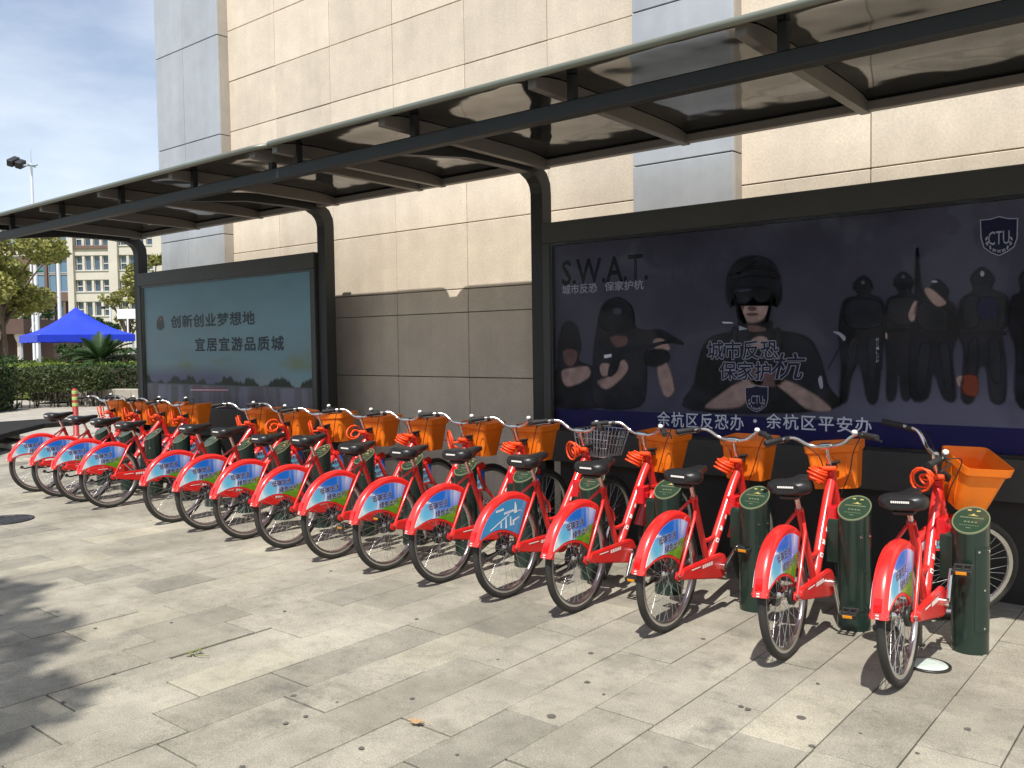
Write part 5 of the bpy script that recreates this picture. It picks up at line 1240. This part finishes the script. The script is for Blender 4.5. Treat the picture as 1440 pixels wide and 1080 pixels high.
# trees
def tpos(px, D): b = ground_under(px, D); return (b.x, b.y, 0)
tree('street_tree', 'yellow-green street tree with open crown left of the poles', tpos(6, 40), 7.8, 2.9, 13000, 0.12, 'leaf_tree', 31, 'trees beyond the shelter')
tree('street_tree', 'small yellowing tree beside the grey pilaster', tpos(218, 46), 7.6, 1.35, 3000, 0.12, 'leaf_tree', 32, 'trees beyond the shelter')
tree('street_tree', 'dark leafy tree standing behind the tent peak', tpos(133, 48), 3.9, 1.6, 4500, 0.11, 'leaf_hedge', 33, 'trees beyond the shelter', 0.2)
tree('street_tree', 'sparse slender tree in front of the beige facade', tpos(180, 60), 6.6, 1.5, 1300, 0.13, 'leaf_tree', 34, 'trees beyond the shelter')
tree('street_tree', 'dark tree above the brown pavilion roof', tpos(22, 72), 7.0, 3.2, 5000, 0.16, 'leaf_hedge', 35, 'trees beyond the shelter', 0.2)
tree('street_tree', 'tree standing behind the viewer whose shadow lies on the paving', (-2.95, -5.0, 0), 10.6, 2.5, 12000, 0.11, 'leaf_hedge', 36, None, 0.62)
for i, x in enumerate((-12.5, -7.6, 3.2, 8.0)):  # out-of-view trees added to darken what the billboard glass mirrors
    tree('street_tree', 'unseen leafy tree added behind the viewer for the glass reflections', (x, -10.5+0.6*(i % 2), 0), 8.2, 2.9, 5000, 0.16, 'leaf_hedge', 40+i, 'unseen trees added for the glass reflections', 0.18)
tree('street_tree', 'unseen leafy tree added behind the viewer for the glass reflections', (-2.6, -10.2, 0), 8.6, 3.0, 5000, 0.16, 'leaf_hedge', 47, 'unseen trees added for the glass reflections', 0.18)  # one more out-of-view tree, added for the same reflections
# far office block, parallel to the picture
D = 110; k_ = D/FPX
fo_ = ground_under(100, D)
t = thing('office_block', 'far beige office block with brown spandrels and rows of windows', 'building', (fo_.x, fo_.y, 0), YAW)
def U(px): return (px-100)*k_
def ZZ(py): return H + (493.3-py)*k_
m = MB(); m.box(U(-90), U(330), 0.6, 16, 0, ZZ(318)); wall = m.build('wall', 'building_beige', t)
m = MB(); m.box(U(-95), U(335), 0.2, 17, ZZ(318), ZZ(312)); m.build('parapet', 'building_brown', t)
def win(px0, px1, py0, py1, blue=False, bar=False, dep=0.35):
    m = MB(); a, b, c, d = U(px0), U(px1), ZZ(py1), ZZ(py0); w = 0.07
    for q in ((a, b, c, c+w), (a, b, d-w, d), (a, a+w, c+w, d-w), (b-w, b, c+w, d-w)): m.box(q[0], q[1], dep-.04, dep+.2, q[2], q[3])
    if bar: m.box(a+w, b-w, dep-.04, dep+.2, c+(d-c)*.42, c+(d-c)*.42+.12)
    o = m.build('window', 'far_frame', t)
    m = MB(); m.box(a+w*.9, b-w*.9, dep+.06, dep+.12, c+w*.9, d-w*.9); m.build('pane', 'far_glass_blue' if blue else 'far_glass', o)
def band(nm, px0, px1, py0, py1, y0, y1, mt): m = MB(); m.box(U(px0), U(px1), y0, y1, ZZ(py1), ZZ(py0)); m.build(nm, mt, t)
# right bays: solid bands and piers proud of the recessed windows
ROWS = ((326, 347), (360.5, 381.3), (394.5, 411), (425, 445))
for bay in ((109, 158.5), (171, 220.5), (233, 282.5)):
    n = 4; w = (bay[1]-bay[0])/n
    for ri, (y0, y1) in enumerate(ROWS):
        for i in range(n): win(bay[0]+w*i+1.6, bay[0]+w*(i+1)-2.2, y0, y1, False, i in (0, 3))
    ys = [318.2] + [v for r in ROWS for v in r] + [493]
    for i in range(0, len(ys), 2): band('spandrel', bay[0], bay[1], ys[i], ys[i+1], 0.05, 0.6, 'building_beige')
    for i in range(5):
        c_ = bay[0]+w*i; 
        if 0 < i < 4: band('mullion', c_-2.0, c_+1.4, ROWS[0][0], ROWS[-1][1], 0.12, 0.55, 'building_beige')
    for (y0, y1) in ROWS: band('sill', bay[0], bay[1], y1, y1+1.3, -0.05, 0.051, 'far_frame')
for px in (100.5, 158.5, 220.7, 282.7): band('pier', px, px+(8.5 if px < 110 else 12.3), 318.2, 493, -0.35, 0.7, 'building_beige')
# left glazed bays with brown frames
for b0, b1 in ((-72, -38), (-36, 30), (53, 66), (70, 82), (86, 100.3)):
    n = max(1, int((b1-b0)/8))
    for i in range(n):
        p0, p1 = b0+(b1-b0)*i/n+.3, b0+(b1-b0)*(i+1)/n-.3
        for (y0, y1) in ((361, 384.5), (385.5, 411), (322, 346.5)): win(p0, p1, y0, y1, True)
for c0, c1 in ((30, 53), (66, 70), (82, 86), (-38, -36)): band('brown_pier', c0, c1, 352, 412, 0.0, 0.6, 'building_brown')
band('brown_band', -90, 100.4, 411.5, 424, -0.1, 0.6, 'building_brown'); band('brown_band', -90, 158, 347, 351.5, -0.15, 0.6, 'building_brown'); band('light_band', -90, 100.4, 352, 360.5, -0.05, 0.6, 'building_beige')
band('ground_floor_glass', -90, 100.4, 424.2, 493, 0.3, 0.6, 'far_glass')
for px in (-60, -30, 0, 30, 62, 66, 76, 92): band('column', px, px+3, 424.2, 493, -0.05, 0.29, 'building_brown')
# brown pavilion left of the tent
p0 = ground_under(8, 58); t = thing('pavilion', 'low pavilion with dark brown roof and columns left of tent', 'pavilion', (p0.x, p0.y, 0), YAW)
k2 = 58/FPX; m = MB(); rz_ = lambda py: H+(493.3-py)*k2
m.prism([(-3.2, rz_(470)), (9, rz_(470)), (9, rz_(466)), (2.5, rz_(450)), (-3.2, rz_(450))], -4.5, 3.0, 'x'); m.build('roof', 'pavilion_roof', t)
for x in (-4, -2.4, -.8, .9, 2.4): m = MB(); m.lathe([(.16, -.25), (.16, rz_(482)), (.3, rz_(474)), (.3, rz_(470))], 'z', (x, -2.6, 0), 10); m.build('column', 'building_beige', t)
m = MB(); m.box(-4.4, 2.9, .5, 8.5, -.25, rz_(470)-.002); m.build('wall', 'building_brown', t)
m = MB(); m.tube([(1.1, -2.0, rz_(465)), (3.4, -3.0, rz_(437))], .05, 6); m.tube([(2.9, -2.4, rz_(468)), (4.2, -3.0, rz_(437))], .05, 6); m.build('stay_bar', 'pole_white', t)
